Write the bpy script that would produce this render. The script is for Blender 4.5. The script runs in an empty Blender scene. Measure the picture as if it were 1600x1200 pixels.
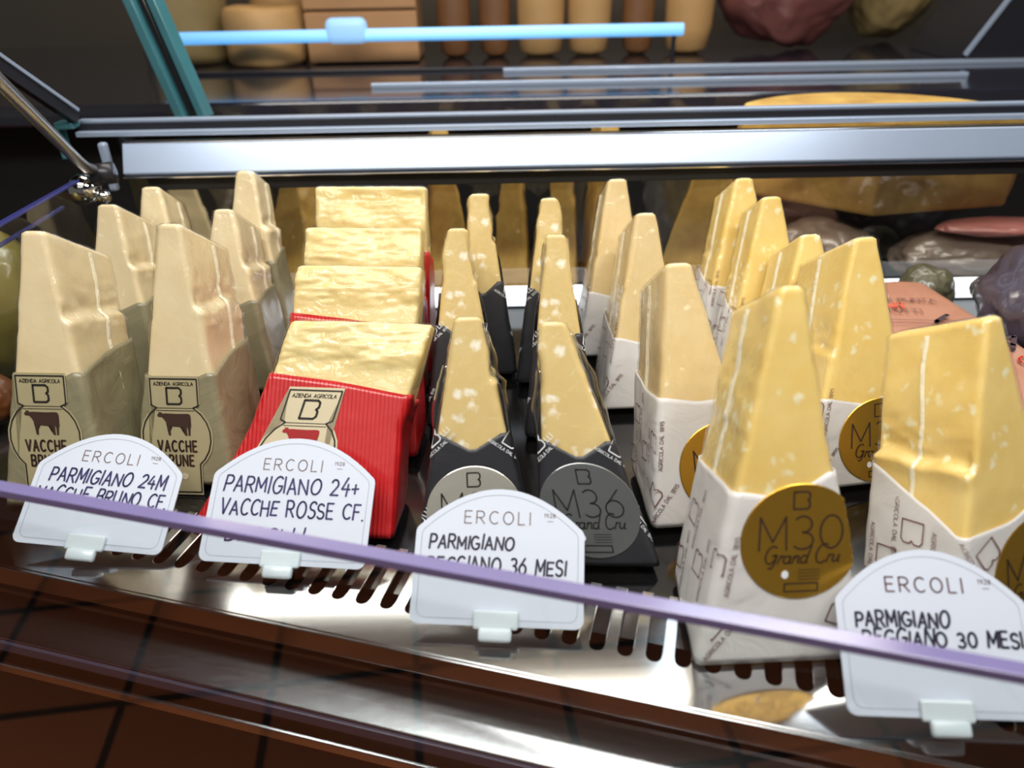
import bpy, bmesh, math, random
from mathutils import Vector, Matrix, noise
from math import radians, sin, cos, pi

S = bpy.context.scene
COL = S.collection
rnd = random.Random(7)

# ------------------------------------------------------------------ camera, world, exposure
cam_data = bpy.data.cameras.new('camera')
cam = bpy.data.objects.new('camera', cam_data); COL.objects.link(cam)
cam_data.sensor_width = 36.0
cam_data.lens = 27.0
cam_data.clip_start = 0.01
cam_data.dof.use_dof = True
cam_data.dof.focus_distance = 0.66
cam_data.dof.aperture_fstop = 4.2
_p, _r = radians(30.0), radians(1.1)
_F = Vector((0, cos(_p), -sin(_p))); _R = Vector((1, 0, 0)); _D = _F.cross(_R)
_R2 = _R*cos(_r) + _D*sin(_r); _D2 = _D*cos(_r) - _R*sin(_r)
cam.matrix_world = Matrix(((_R2.x, -_D2.x, -_F.x, 0), (_R2.y, -_D2.y, -_F.y, 0), (_R2.z, -_D2.z, -_F.z, 0.405), (0, 0, 0, 1)))
S.camera = cam

W = bpy.data.worlds.new('world'); S.world = W; W.use_nodes = True
W.node_tree.nodes['Background'].inputs[0].default_value = (0.75, 0.72, 0.70, 1)
W.node_tree.nodes['Background'].inputs[1].default_value = 0.16
S.view_settings.view_transform = 'Standard'; S.view_settings.look = 'None'
S.view_settings.exposure = 0.0; S.view_settings.gamma = 1.0; S.view_settings.use_curve_mapping = False

def area(name, loc, target, size, energy, color, sy=None):
    d = bpy.data.lights.new(name, 'AREA'); d.energy = energy; d.color = color
    d.size = size
    if sy: d.shape = 'RECTANGLE'; d.size_y = sy
    o = bpy.data.objects.new(name, d); COL.objects.link(o)
    o.location = loc
    o.rotation_euler = (Vector(target) - Vector(loc)).to_track_quat('-Z', 'Y').to_euler()
    return o
area('canopy_lamp', (0.0, 0.22, 0.98), (0.0, 0.62, 0.1), 1.5, 13.2, (1.0, 0.97, 0.93), 0.16)
for _k, (_x, _y) in enumerate(((-0.75, -0.25), (-0.15, -0.45), (0.5, -0.3))):
    area('ceiling_spot', (_x, _y, 1.55), (_x*0.3, 0.6, 0.1), 0.07, 2.6, (1.0, 0.97, 0.93))  # small lamps added to give sparkle on the film creases
area('ceiling_panel_lamp', (0.80, 1.80, 1.68), (0.7, 1.4, 0), 0.62, 9.0, (0.72, 0.86, 1.0), 0.8)
area('shop_ceiling_lamp', (-0.5, -1.6, 1.65), (-0.5, -1.6, 0), 1.8, 9.0, (1.0, 0.93, 0.85), 1.2)
area('rear_compartment_lamp', (0.25, 0.985, 0.60), (0.25, 1.03, 0), 1.5, 3.8, (1.0, 0.93, 0.82), 0.06)  # added fill light, lifts the dim wedges behind the rear glass
area('back_shelf_lamp', (0.1, 1.28, 1.25), (0.1, 1.7, 0.2), 1.6, 9.0, (1.0, 0.88, 0.72), 0.1)  # added fill light, keeps the goods on the back counter visible

# ------------------------------------------------------------------ materials
def srgb(r, g, b):
    f = lambda c: (c/255/12.92) if c/255 <= 0.04045 else ((c/255+0.055)/1.055)**2.4
    return (f(r), f(g), f(b), 1)
def new_mat(name):
    m = bpy.data.materials.new(name); m.use_nodes = True
    nt = m.node_tree; return m, nt, nt.nodes['Principled BSDF']
def N(nt, t, **kw):
    n = nt.nodes.new(t)
    for k, v in kw.items(): setattr(n, k, v)
    return n
def plain(name, col, rough=0.5, metal=0.0, coat=0.0, spec=0.5, emit=None, estr=0.0, var=0.06, vscale=30.0, bump=0.0, bscale=200.0):
    m, nt, b = new_mat(name)
    tc = N(nt, 'ShaderNodeTexCoord'); nz = N(nt, 'ShaderNodeTexNoise'); nz.inputs['Scale'].default_value = vscale
    nz.inputs['Detail'].default_value = 4
    nt.links.new(tc.outputs['Object'], nz.inputs['Vector'])
    mix = N(nt, 'ShaderNodeMixRGB'); mix.inputs[1].default_value = tuple(c*(1-var) for c in col[:3]) + (1,)
    mix.inputs[2].default_value = tuple(min(1, c*(1+var)) for c in col[:3]) + (1,)
    nt.links.new(nz.outputs['Fac'], mix.inputs[0]); nt.links.new(mix.outputs[0], b.inputs['Base Color'])
    b.inputs['Roughness'].default_value = rough; b.inputs['Metallic'].default_value = metal
    b.inputs['Coat Weight'].default_value = coat; b.inputs['Coat Roughness'].default_value = 0.12
    b.inputs['Specular IOR Level'].default_value = spec
    if emit:
        b.inputs['Emission Color'].default_value = emit; b.inputs['Emission Strength'].default_value = estr
    if bump:
        n2 = N(nt, 'ShaderNodeTexNoise'); n2.inputs['Scale'].default_value = bscale; n2.inputs['Detail'].default_value = 3
        nt.links.new(tc.outputs['Object'], n2.inputs['Vector'])
        bp = N(nt, 'ShaderNodeBump'); bp.inputs['Strength'].default_value = bump; bp.inputs['Distance'].default_value = 0.002
        nt.links.new(n2.outputs['Fac'], bp.inputs['Height']); nt.links.new(bp.outputs[0], b.inputs['Normal'])
    return m

def cheese_mat(name, base, deep, crystal, cscale=55.0, camt=0.18, wr=0.5, sss=0.25, vein=None):
    m, nt, b = new_mat(name)
    L = nt.links.new
    tc = N(nt, 'ShaderNodeTexCoord')
    nz = N(nt, 'ShaderNodeTexNoise'); nz.inputs['Scale'].default_value = 22; nz.inputs['Detail'].default_value = 5; nz.inputs['Roughness'].default_value = 0.6
    L(tc.outputs['Object'], nz.inputs['Vector'])
    r1 = N(nt, 'ShaderNodeValToRGB'); r1.color_ramp.elements[0].position = 0.3; r1.color_ramp.elements[0].color = deep
    r1.color_ramp.elements[1].position = 0.62; r1.color_ramp.elements[1].color = base
    L(nz.outputs['Fac'], r1.inputs[0])
    # tyrosine crystals: sparse pale spots
    vo = N(nt, 'ShaderNodeTexVoronoi'); vo.inputs['Scale'].default_value = cscale
    wob = N(nt, 'ShaderNodeTexNoise'); wob.inputs['Scale'].default_value = 120
    L(tc.outputs['Object'], wob.inputs['Vector'])
    add = N(nt, 'ShaderNodeMixRGB', blend_type='ADD'); add.inputs[0].default_value = 0.012
    L(tc.outputs['Object'], add.inputs[1]); L(wob.outputs['Color'], add.inputs[2]); L(add.outputs[0], vo.inputs['Vector'])
    r2 = N(nt, 'ShaderNodeValToRGB'); r2.color_ramp.elements[0].position = camt*0.55; r2.color_ramp.elements[0].color = (1, 1, 1, 1)
    r2.color_ramp.elements[1].position = camt*1.5; r2.color_ramp.elements[1].color = (0, 0, 0, 1)
    L(vo.outputs['Distance'], r2.inputs[0])
    # only some cells carry a crystal
    sep = N(nt, 'ShaderNodeSeparateColor'); L(vo.outputs['Color'], sep.inputs[0])
    gt = N(nt, 'ShaderNodeMath', operation='GREATER_THAN'); gt.inputs[1].default_value = 0.45; L(sep.outputs[0], gt.inputs[0])
    mu = N(nt, 'ShaderNodeMath', operation='MULTIPLY'); L(r2.outputs[0], mu.inputs[0]); L(gt.outputs[0], mu.inputs[1])
    mx = N(nt, 'ShaderNodeMixRGB'); L(mu.outputs[0], mx.inputs[0]); L(r1.outputs[0], mx.inputs[1]); mx.inputs[2].default_value = crystal
    L(mx.outputs[0], b.inputs['Base Color'])
    b.inputs['Roughness'].default_value = 0.5
    b.inputs['Subsurface Weight'].default_value = sss
    b.inputs['Subsurface Radius'].default_value = (1.0, 0.7, 0.35); b.inputs['Subsurface Scale'].default_value = 0.004
    # vacuum film: glossy clear coat with creases
    b.inputs['Coat Weight'].default_value = 0.25; b.inputs['Coat Roughness'].default_value = 0.15; b.inputs['Coat IOR'].default_value = 1.5
    mp = N(nt, 'ShaderNodeMapping'); mp.inputs['Scale'].default_value = (1, 1, 1.8); L(tc.outputs['Object'], mp.inputs['Vector'])
    w = N(nt, 'ShaderNodeTexNoise'); w.inputs['Scale'].default_value = 55; w.inputs['Detail'].default_value = 3; w.inputs['Distortion'].default_value = 1.2
    L(mp.outputs[0], w.inputs['Vector'])
    w2 = N(nt, 'ShaderNodeTexNoise'); w2.inputs['Scale'].default_value = 260; w2.inputs['Detail'].default_value = 2; L(mp.outputs[0], w2.inputs['Vector'])
    ma = N(nt, 'ShaderNodeMath', operation='MULTIPLY_ADD'); L(w2.outputs['Fac'], ma.inputs[0]); ma.inputs[1].default_value = 0.12; L(w.outputs['Fac'], ma.inputs[2])
    bp = N(nt, 'ShaderNodeBump'); bp.inputs['Strength'].default_value = wr; bp.inputs['Distance'].default_value = 0.004
    L(ma.outputs[0], bp.inputs['Height']); L(bp.outputs[0], b.inputs['Coat Normal'])
    bp2 = N(nt, 'ShaderNodeBump'); bp2.inputs['Strength'].default_value = 0.1; bp2.inputs['Distance'].default_value = 0.0015
    L(w.outputs['Fac'], bp2.inputs['Height']); L(bp2.outputs[0], b.inputs['Normal'])
    return m

def paper_mat(name, col, col2, rough=0.5, coat=0.3, ribs=0.0, crink=0.5, trans=0.0):
    m, nt, b = new_mat(name); L = nt.links.new
    tc = N(nt, 'ShaderNodeTexCoord')
    nz = N(nt, 'ShaderNodeTexNoise'); nz.inputs['Scale'].default_value = 26; nz.inputs['Detail'].default_value = 6; nz.inputs['Distortion'].default_value = 0.8
    L(tc.outputs['Object'], nz.inputs['Vector'])
    mx = N(nt, 'ShaderNodeMixRGB'); mx.inputs[1].default_value = col; mx.inputs[2].default_value = col2; L(nz.outputs['Fac'], mx.inputs[0])
    L(mx.outputs[0], b.inputs['Base Color'])
    b.inputs['Roughness'].default_value = rough; b.inputs['Coat Weight'].default_value = coat; b.inputs['Coat Roughness'].default_value = 0.22
    vo = N(nt, 'ShaderNodeTexVoronoi', feature='F1'); vo.inputs['Scale'].default_value = 38
    L(nz.outputs['Color'], vo.inputs['Vector'])
    bp = N(nt, 'ShaderNodeBump'); bp.inputs['Strength'].default_value = crink; bp.inputs['Distance'].default_value = 0.004
    L(nz.outputs['Fac'], bp.inputs['Height'])
    last = bp
    if ribs:
        wv = N(nt, 'ShaderNodeTexWave', wave_type='BANDS', bands_direction='X'); wv.inputs['Scale'].default_value = ribs; wv.inputs['Distortion'].default_value = 0.4
        L(tc.outputs['Object'], wv.inputs['Vector'])
        b2 = N(nt, 'ShaderNodeBump'); b2.inputs['Strength'].default_value = 0.5; b2.inputs['Distance'].default_value = 0.0012
        L(wv.outputs['Fac'], b2.inputs['Height']); L(bp.outputs[0], b2.inputs['Normal']); last = b2
    L(last.outputs[0], b.inputs['Normal'])
    return m

def glass_mat(name, tint=(1, 1, 1, 1), ior=1.5, rough=0.0, boost=0.0, crease=0.0):
    m = bpy.data.materials.new(name); m.use_nodes = True; nt = m.node_tree
    for n in list(nt.nodes):
        if n.type != 'OUTPUT_MATERIAL': nt.nodes.remove(n)
    out = [n for n in nt.nodes if n.type == 'OUTPUT_MATERIAL'][0]
    tr = N(nt, 'ShaderNodeBsdfTransparent'); tr.inputs[0].default_value = tint
    gl = N(nt, 'ShaderNodeBsdfGlossy'); gl.inputs['Roughness'].default_value = rough; gl.inputs[0].default_value = (1, 1, 1, 1)
    fr = N(nt, 'ShaderNodeFresnel'); fr.inputs[0].default_value = ior
    if crease:
        tc = N(nt, 'ShaderNodeTexCoord'); nz = N(nt, 'ShaderNodeTexNoise'); nz.inputs['Scale'].default_value = 70; nz.inputs['Detail'].default_value = 4; nz.inputs['Distortion'].default_value = 1.5
        nt.links.new(tc.outputs['Object'], nz.inputs['Vector'])
        bp = N(nt, 'ShaderNodeBump'); bp.inputs['Strength'].default_value = crease; bp.inputs['Distance'].default_value = 0.004
        nt.links.new(nz.outputs['Fac'], bp.inputs['Height']); nt.links.new(bp.outputs[0], gl.inputs['Normal'])
    ad = N(nt, 'ShaderNodeMath', operation='ADD', use_clamp=True); ad.inputs[1].default_value = boost
    ge = N(nt, 'ShaderNodeNewGeometry'); iv = N(nt, 'ShaderNodeMath', operation='SUBTRACT'); iv.inputs[0].default_value = 1.0
    nt.links.new(ge.outputs['Backfacing'], iv.inputs[1])
    mu = N(nt, 'ShaderNodeMath', operation='MULTIPLY'); mu.inputs[1].default_value = 1.0   # the pane mirrors at its outer face only
    nt.links.new(fr.outputs[0], ad.inputs[0]); nt.links.new(ad.outputs[0], mu.inputs[0]); nt.links.new(iv.outputs[0], mu.inputs[1]); ad = mu
    mx = N(nt, 'ShaderNodeMixShader'); nt.links.new(ad.outputs[0], mx.inputs[0]); nt.links.new(tr.outputs[0], mx.inputs[1]); nt.links.new(gl.outputs[0], mx.inputs[2])
    nt.links.new(mx.outputs[0], out.inputs[0]); return m

def steel_mat(name, col=(0.62, 0.62, 0.62, 1), rough=0.22):
    m, nt, b = new_mat(name); L = nt.links.new
    tc = N(nt, 'ShaderNodeTexCoord'); mp = N(nt, 'ShaderNodeMapping'); mp.inputs['Scale'].default_value = (3, 400, 400)
    nz = N(nt, 'ShaderNodeTexNoise'); nz.inputs['Scale'].default_value = 2.0
    L(tc.outputs['Object'], mp.inputs[0]); L(mp.outputs[0], nz.inputs['Vector'])
    mr = N(nt, 'ShaderNodeMapRange'); mr.inputs[3].default_value = rough*0.8; mr.inputs[4].default_value = rough*1.25
    L(nz.outputs['Fac'], mr.inputs[0]); L(mr.outputs[0], b.inputs['Roughness'])
    b.inputs['Base Color'].default_value = col; b.inputs['Metallic'].default_value = 1.0
    return m

M = {}
M['cheese_green'] = cheese_mat('cheese_pale_rose', srgb(232, 215, 174), srgb(224, 202, 156), srgb(244, 232, 200), camt=0.10, wr=0.45)
M['cheese_red'] = cheese_mat('cheese_cream', srgb(238, 220, 158), srgb(228, 200, 128), srgb(248, 236, 190), camt=0.08, wr=1.6)
M['cheese_black'] = cheese_mat('cheese_tan_crystals', srgb(228, 204, 142), srgb(220, 192, 124), srgb(255, 248, 226), cscale=80, camt=0.27, wr=0.6)
M['cheese_white'] = cheese_mat('cheese_yellow', srgb(245, 216, 136), srgb(238, 202, 110), srgb(252, 242, 200), cscale=75, camt=0.2, wr=0.3)
M['cheese_dull'] = cheese_mat('cheese_dull_gold', srgb(206, 170, 90), srgb(170, 128, 58), srgb(224, 200, 140), camt=0.1, wr=0.7)
M['cheese_pale'] = cheese_mat('cheese_pale_white_row', srgb(234, 211, 160), srgb(226, 198, 138), srgb(248, 236, 196), cscale=75, camt=0.14, wr=0.35)
M['paper_green'] = paper_mat('paper_olive', srgb(150, 142, 110), srgb(122, 118, 92), rough=0.4, coat=0.6, crink=0.9)
M['paper_red'] = paper_mat('paper_red', srgb(206, 36, 38), srgb(182, 22, 28), rough=0.35, coat=0.6, ribs=95.0, crink=0.4)
M['paper_black'] = paper_mat('paper_black', srgb(46, 47, 52), srgb(36, 36, 40), rough=0.5, coat=0.25, crink=0.25)
M['paper_white'] = paper_mat('paper_white', srgb(226, 224, 220), srgb(206, 204, 202), rough=0.45, coat=0.35, crink=0.6)
M['gold'] = plain('gold_foil', srgb(222, 172, 66), rough=0.3, metal=0.9, var=0.18, vscale=14, bump=0.35, bscale=26)
M['silver'] = plain('silver_foil', srgb(214, 212, 198), rough=0.25, metal=0.6, var=0.15, vscale=14, bump=0.5, bscale=24)
M['silver_dark'] = plain('smoked_silver_foil', srgb(128, 132, 132), rough=0.25, metal=0.6, var=0.2, vscale=14, bump=0.35, bscale=24)
M['ink_dark'] = plain('ink_dark', srgb(34, 28, 24), rough=0.6, var=0.02)
M['ink_brown'] = plain('ink_brown', srgb(58, 38, 28), rough=0.6, var=0.02)
M['ink_red'] = plain('ink_red', srgb(158, 24, 26), rough=0.6, var=0.02)
M['ink_wine'] = plain('ink_wine', srgb(112, 66, 66), rough=0.6, var=0.1)
M['ink_white'] = plain('ink_white', srgb(232, 236, 240), rough=0.5, var=0.02)
M['ink_pen'] = plain('ink_pen', srgb(40, 34, 92), rough=0.5, var=0.15, vscale=120)
M['ink_pen_black'] = plain('ink_pen_black', srgb(28, 26, 48), rough=0.5, var=0.1)
M['ink_grey'] = plain('ink_grey', srgb(122, 104, 100), rough=0.6, var=0.05)
M['ink_bordeaux'] = plain('ink_bordeaux', srgb(84, 40, 40), rough=0.6, var=0.05)
M['ink_line'] = plain('ink_line', srgb(150, 160, 170), rough=0.6, var=0.05)
M['label_cream'] = plain('label_cream', srgb(206, 194, 160), rough=0.4, coat=0.5, var=0.08, vscale=20, bump=0.3, bscale=30)
M['label_olive'] = plain('label_olive', srgb(168, 158, 122), rough=0.4, coat=0.5, var=0.1, vscale=20, bump=0.3, bscale=30)
M['card'] = plain('card_white', srgb(200, 208, 222), rough=0.55, coat=0.0, var=0.01)
M['holder'] = plain('holder_plastic', srgb(214, 226, 232), rough=0.25, coat=0.5, var=0.02)
M['film'] = glass_mat('clear_film', (0.97, 0.97, 0.96, 1), 1.45, 0.12, 0.10)
M['wrap_film'] = glass_mat('vacuum_film', (0.97, 0.97, 0.965, 1), 1.5, 0.10, 0.01, 0.45)
M['wrap_film_red'] = glass_mat('vacuum_film_tight', (0.97, 0.97, 0.965, 1), 1.5, 0.09, 0.015, 0.8)
M['seam'] = plain('film_seam', srgb(246, 236, 206), rough=0.25, coat=0.6, var=0.05, bump=0.5, bscale=300)
M['steel'] = steel_mat('brushed_steel', (0.66, 0.66, 0.67, 1), 0.16)
M['chrome'] = steel_mat('chrome', (0.8, 0.8, 0.8, 1), 0.05)
M['alu'] = plain('satin_aluminium', srgb(156, 172, 196), rough=0.3, metal=0.3, coat=0.3, var=0.03)
M['rod'] = steel_mat('warm_steel_rod', (0.5, 0.47, 0.43, 1), 0.3)
M['glass'] = glass_mat('clear_glass', (0.93, 0.95, 0.95, 1), 1.62)
M['glass_rear'] = glass_mat('rear_glass', (0.90, 0.90, 0.88, 1), 1.5, 0.0, 0.03)
M['glass_teal'] = plain('glass_edge_teal', srgb(60, 112, 122), rough=0.15, coat=0.6, var=0.3, vscale=12)
M['edge_violet'] = plain('glass_edge_violet', srgb(126, 118, 164), rough=0.18, coat=0.5, var=0.04)
M['rail_violet'] = plain('rail_violet', srgb(86, 78, 98), rough=0.3, var=0.1)
M['rail_grey'] = plain('rail_grey', srgb(136, 140, 150), rough=0.3, metal=0.3, coat=0.4, var=0.05)
M['plate'] = steel_mat('tray_steel', (0.34, 0.34, 0.345, 1), 0.10)
M['edge_blue'] = plain('glass_edge_blue', srgb(58, 62, 130), rough=0.2, coat=0.5, var=0.15)
M['black_gloss'] = plain('black_gloss_tray', srgb(18, 18, 20), rough=0.12, coat=0.3, var=0.1)
M['black_matt'] = plain('black_rubber', srgb(12, 11, 11), rough=0.7, var=0.1)
M['charcoal'] = plain('charcoal_plastic', srgb(30, 31, 38), rough=0.35, var=0.1)
M['led'] = plain('led_diffuser', (0.9, 0.95, 1, 1), rough=0.4, emit=(0.88, 0.95, 1.0, 1), estr=1.3, var=0.0)  # emission stands for a lamp reflected in the rear steel sill
M['led_blue'] = plain('led_tube_blue', (0.4, 0.7, 1, 1), rough=0.4, emit=(0.12, 0.48, 1.0, 1), estr=0.85, var=0.0)
M['led_clip'] = plain('lamp_clip', srgb(140, 180, 220), rough=0.4, emit=(0.3, 0.6, 1.0, 1), estr=0.55, var=0.0)
M['worktop'] = plain('dark_glass_worktop', srgb(34, 34, 44), rough=0.06, coat=0.6, var=0.1)
M['wall'] = plain('shop_wall', srgb(70, 62, 52), rough=0.8, var=0.15, vscale=4)
M['rind'] = plain('cheese_rind', srgb(176, 138, 88), rough=0.6, var=0.25, vscale=16, bump=0.4, bscale=60)
M['rind_olive'] = plain('cheese_rind_olive', srgb(128, 110, 70), rough=0.6, var=0.25, vscale=16, bump=0.4, bscale=60)
M['wood'] = plain('crate_wood', srgb(164, 122, 80), rough=0.65, var=0.2, vscale=10)
M['brown'] = plain('brown_casing', srgb(116, 78, 46), rough=0.5, var=0.3, vscale=14, bump=0.5, bscale=40)
M['wine'] = plain('cured_meat', srgb(112, 66, 62), rough=0.45, coat=0.3, var=0.35, vscale=18, bump=0.5, bscale=50)
M['ham'] = plain('wrapped_ham_grey', srgb(124, 108, 98), rough=0.35, coat=0.9, var=0.35, vscale=18, bump=0.8, bscale=45)
M['pink'] = plain('ham_cut_pink', srgb(158, 96, 92), rough=0.4, coat=0.6, var=0.3, vscale=24)
M['salami'] = plain('wrapped_salami', srgb(72, 66, 80), rough=0.3, coat=1.0, var=0.5, vscale=30, bump=0.9, bscale=60)
M['olive'] = plain('olive_rind', srgb(84, 82, 60), rough=0.45, coat=0.5, var=0.3, vscale=20, bump=0.5, bscale=50)
M['kraft'] = paper_mat('kraft_pink', srgb(184, 132, 106), srgb(168, 114, 90), rough=0.5, coat=0.4, crink=0.4)
M['ink_orange'] = plain('ink_orange', srgb(228, 78, 44), rough=0.6, var=0.05)
M['ink_plum'] = plain('ink_plum', srgb(58, 36, 44), rough=0.6, var=0.1)
M['wax'] = plain('yellow_green_wax', srgb(118, 106, 42), rough=0.3, coat=0.6, var=0.2, vscale=12)
M['orange'] = plain('orange_cheese', srgb(120, 66, 32), rough=0.4, coat=0.5, var=0.2, vscale=12)
M['crimson'] = plain('crimson_label', srgb(128, 22, 36), rough=0.5, var=0.1)

# ------------------------------------------------------------------ object helpers
def link_bm(name, bm, m, parent=None, smooth=False, recalc=True):
    if recalc: bmesh.ops.recalc_face_normals(bm, faces=bm.faces)
    me = bpy.data.meshes.new(name); bm.to_mesh(me); bm.free()
    if m: me.materials.append(m)
    if smooth:
        for p in me.polygons: p.use_smooth = True
    o = bpy.data.objects.new(name, me); COL.objects.link(o)
    if parent: o.parent = parent
    return o
def tag(o, label=None, cat=None, group=None, kind=None):
    if label: o['label'] = label
    if cat: o['category'] = cat
    if group: o['group'] = group
    if kind: o['kind'] = kind
    return o
def empty(name, loc, label, cat, group=None, mat=None):
    o = bpy.data.objects.new(name, None); COL.objects.link(o); o.empty_display_size = 0.02
    if mat is not None: o.matrix_world = mat
    else: o.location = loc
    tag(o, label, cat, group); return o
def add_box(bm, c, s, bevel=0.0, seg=2, mat=None):
    r = bmesh.ops.create_cube(bm, size=1.0)
    vs = r['verts']
    for v in vs: v.co = Vector((v.co.x*s[0], v.co.y*s[1], v.co.z*s[2]))
    if bevel > 0:
        es = list({e for v in vs for e in v.link_edges})
        rb = bmesh.ops.bevel(bm, geom=es, offset=bevel, segments=seg, affect='EDGES', profile=0.5)
        vs = list({v for f in rb['faces'] for v in f.verts} | {v for v in vs if v.is_valid})
    T = Matrix.Translation(c) @ (mat or Matrix.Identity(4))
    for v in vs: v.co = T @ v.co
    return vs
def add_tube(bm, pts, r, seg=14, cap=True):
    pts = [Vector(p) for p in pts]; rings = []
    up = Vector((0, 0, 1))
    for i, p in enumerate(pts):
        d = (pts[min(i+1, len(pts)-1)] - pts[max(i-1, 0)]).normalized()
        a = d.cross(up)
        if a.length < 1e-4: a = d.cross(Vector((1, 0, 0)))
        a.normalize(); b = d.cross(a).normalized()
        rr = r[i] if isinstance(r, (list, tuple)) else r
        rings.append([bm.verts.new(p + a*rr*cos(2*pi*k/seg) + b*rr*sin(2*pi*k/seg)) for k in range(seg)])
    for i in range(len(rings)-1):
        for k in range(seg):
            bm.faces.new((rings[i][k], rings[i][(k+1) % seg], rings[i+1][(k+1) % seg], rings[i+1][k]))
    if cap:
        bm.faces.new(rings[0][::-1]); bm.faces.new(rings[-1])
def add_lathe(bm, prof, seg=40, T=None, nz=0.0, seed=0):
    rings = []
    for r, z in prof:
        ring = []
        for k in range(seg):
            a = 2*pi*k/seg; p = Vector((r*cos(a), r*sin(a), z))
            if nz: p += p.normalized()*nz*noise.noise(p*18 + Vector((seed, seed, 0)))
            ring.append(bm.verts.new(T @ p if T else p))
        rings.append(ring)
    for i in range(len(rings)-1):
        for k in range(seg):
            bm.faces.new((rings[i][k], rings[i][(k+1) % seg], rings[i+1][(k+1) % seg], rings[i+1][k]))
    bm.faces.new(rings[0][::-1]); bm.faces.new(rings[-1])
def add_prism(bm, poly, z0, z1, T=None):
    lo = [bm.verts.new((x, y, z0)) for x, y in poly]; hi = [bm.verts.new((x, y, z1)) for x, y in poly]
    n = len(poly)
    bm.faces.new(lo[::-1]); bm.faces.new(hi)
    for i in range(n): bm.faces.new((lo[i], lo[(i+1) % n], hi[(i+1) % n], hi[i]))
    if T:
        for v in lo+hi: v.co = T @ v.co

# ------------------------------------------------------------------ stroke lettering
def arc(cx, cy, rx, ry, a0, a1, n=10):
    return [(cx + rx*cos(radians(a0+(a1-a0)*i/n)), cy + ry*sin(radians(a0+(a1-a0)*i/n))) for i in range(n+1)]
G = {
 'A': (7, [[(0,0),(3.5,10),(7,0)], [(1.2,3.4),(5.8,3.4)]]),
 'B': (6.5, [[(0,0),(0,10),(3.6,10)]+arc(3.6,7.6,2.4,2.4,90,-90,8)+[(0,5.2)], [(3.6,5.2)]+arc(3.8,2.6,2.7,2.6,90,-90,8)+[(0,0)]]),
 'C': (7, [arc(4,5,4,5,50,310,16)]),
 'D': (7, [[(0,0),(0,10),(2.5,10)]+arc(2.5,5,4.5,5,90,-90,12)+[(0,0)]]),
 'E': (5.5, [[(5.5,10),(0,10),(0,0),(5.5,0)], [(0,5.2),(4.6,5.2)]]),
 'F': (5.5, [[(5.5,10),(0,10),(0,0)], [(0,5.2),(4.4,5.2)]]),
 'G': (7.5, [arc(4,5,4,5,50,330,16)+[(7.6,4.4),(4.6,4.4)]]),
 'H': (6.5, [[(0,0),(0,10)], [(6.5,0),(6.5,10)], [(0,5.1),(6.5,5.1)]]),
 'I': (0.6, [[(0.3,0),(0.3,10)]]),
 'L': (5, [[(0,10),(0,0),(5,0)]]),
 'M': (8, [[(0,0),(0.3,10),(4,2.5),(7.7,10),(8,0)]]),
 'N': (7, [[(0,0),(0,10),(7,0),(7,10)]]),
 'O': (8, [arc(4,5,4,5,90,450,22)]),
 'P': (6, [[(0,0),(0,10),(3.2,10)]+arc(3.2,7.3,2.8,2.7,90,-90,8)+[(0,4.6)]]),
 'R': (6.5, [[(0,0),(0,10),(3.4,10)]+arc(3.4,7.4,2.7,2.6,90,-90,8)+[(0,4.8)], [(2.8,4.8),(6.5,0)]]),
 'S': (6, [arc(3,7.5,2.8,2.5,30,270,10)+arc(3,2.5,3,2.5,90,-150,10)]),
 'T': (6.5, [[(0,10),(6.5,10)], [(3.25,10),(3.25,0)]]),
 'U': (6.5, [[(0,10),(0,3.2)]+arc(3.25,3.2,3.25,3.2,180,360,10)+[(6.5,10)]]),
 'V': (7, [[(0,10),(3.5,0),(7,10)]]),
 'Z': (6, [[(0,10),(6,10),(0,0),(6,0)]]),
 '0': (6.5, [arc(3.25,5,3.25,5,90,450,22)]),
 '1': (2.5, [[(0,8),(2.2,10),(2.2,0)]]),
 '2': (6, [arc(3,7.2,2.8,2.8,160,-35,9)+[(0,0),(6.2,0)]]),
 '3': (6, [arc(2.8,7.5,2.6,2.5,140,-90,10)+arc(2.8,2.6,3.1,2.6,90,-140,10)]),
 '4': (6.5, [[(3.6,10),(0,3.4),(6.5,3.4)], [(4.8,6.2),(4.6,-0.6)]]),
 '5': (6, [[(5.5,10),(1,10),(0.6,5.6)]+arc(2.8,3.1,3.1,3.1,120,-140,10)]),
 '6': (6.2, [[(5,10),(1.4,5.6)]+arc(3.1,3.1,3.1,3.1,140,500,16)]),
 '8': (6, [arc(3,7.6,2.4,2.4,-90,270,14), arc(3,2.6,3,2.6,90,450,14)]),
 '9': (6, [arc(3,7,2.9,3,-30,330,14)+[(4,0)]]),
 '+': (5, [[(2.5,1.5),(2.8,7.5)], [(0,4.4),(5.2,4.8)]]),
 '.': (1, [[(0.3,0.2),(0.7,0.3)]]),
 '/': (3, [[(0,0),(3,10)]]), '-': (4, [[(0,5),(4,5)]]), ' ': (4, []),
}
def text_strokes(s, h, track=2.2, slant=0.0, jit=0.0, seed=1, center=True, wscale=1.0):
    """strokes in metres, baseline at 0"""
    r = random.Random(seed); k = h/10; x = 0; out = []
    for ch in s:
        w, st = G[ch]
        dy = r.uniform(-jit, jit)*6; sc = 1 + r.uniform(-jit, jit)*1.2; sl = slant + r.uniform(-jit, jit)
        for q in st:
            out.append([((x + px*wscale + (py*sc)*sl)*k, (py*sc + dy)*k) for px, py in q])
        x += w*wscale + track
    tot = (x - track)*k
    if center: out = [[(px - tot/2, py) for px, py in q] for q in out]
    return out
def moved(st, dx, dy, rot=0.0, sc=1.0):
    c, s = cos(radians(rot)), sin(radians(rot))
    return [[(dx + sc*(x*c - y*s), dy + sc*(x*s + y*c)) for x, y in q] for q in st]
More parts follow.
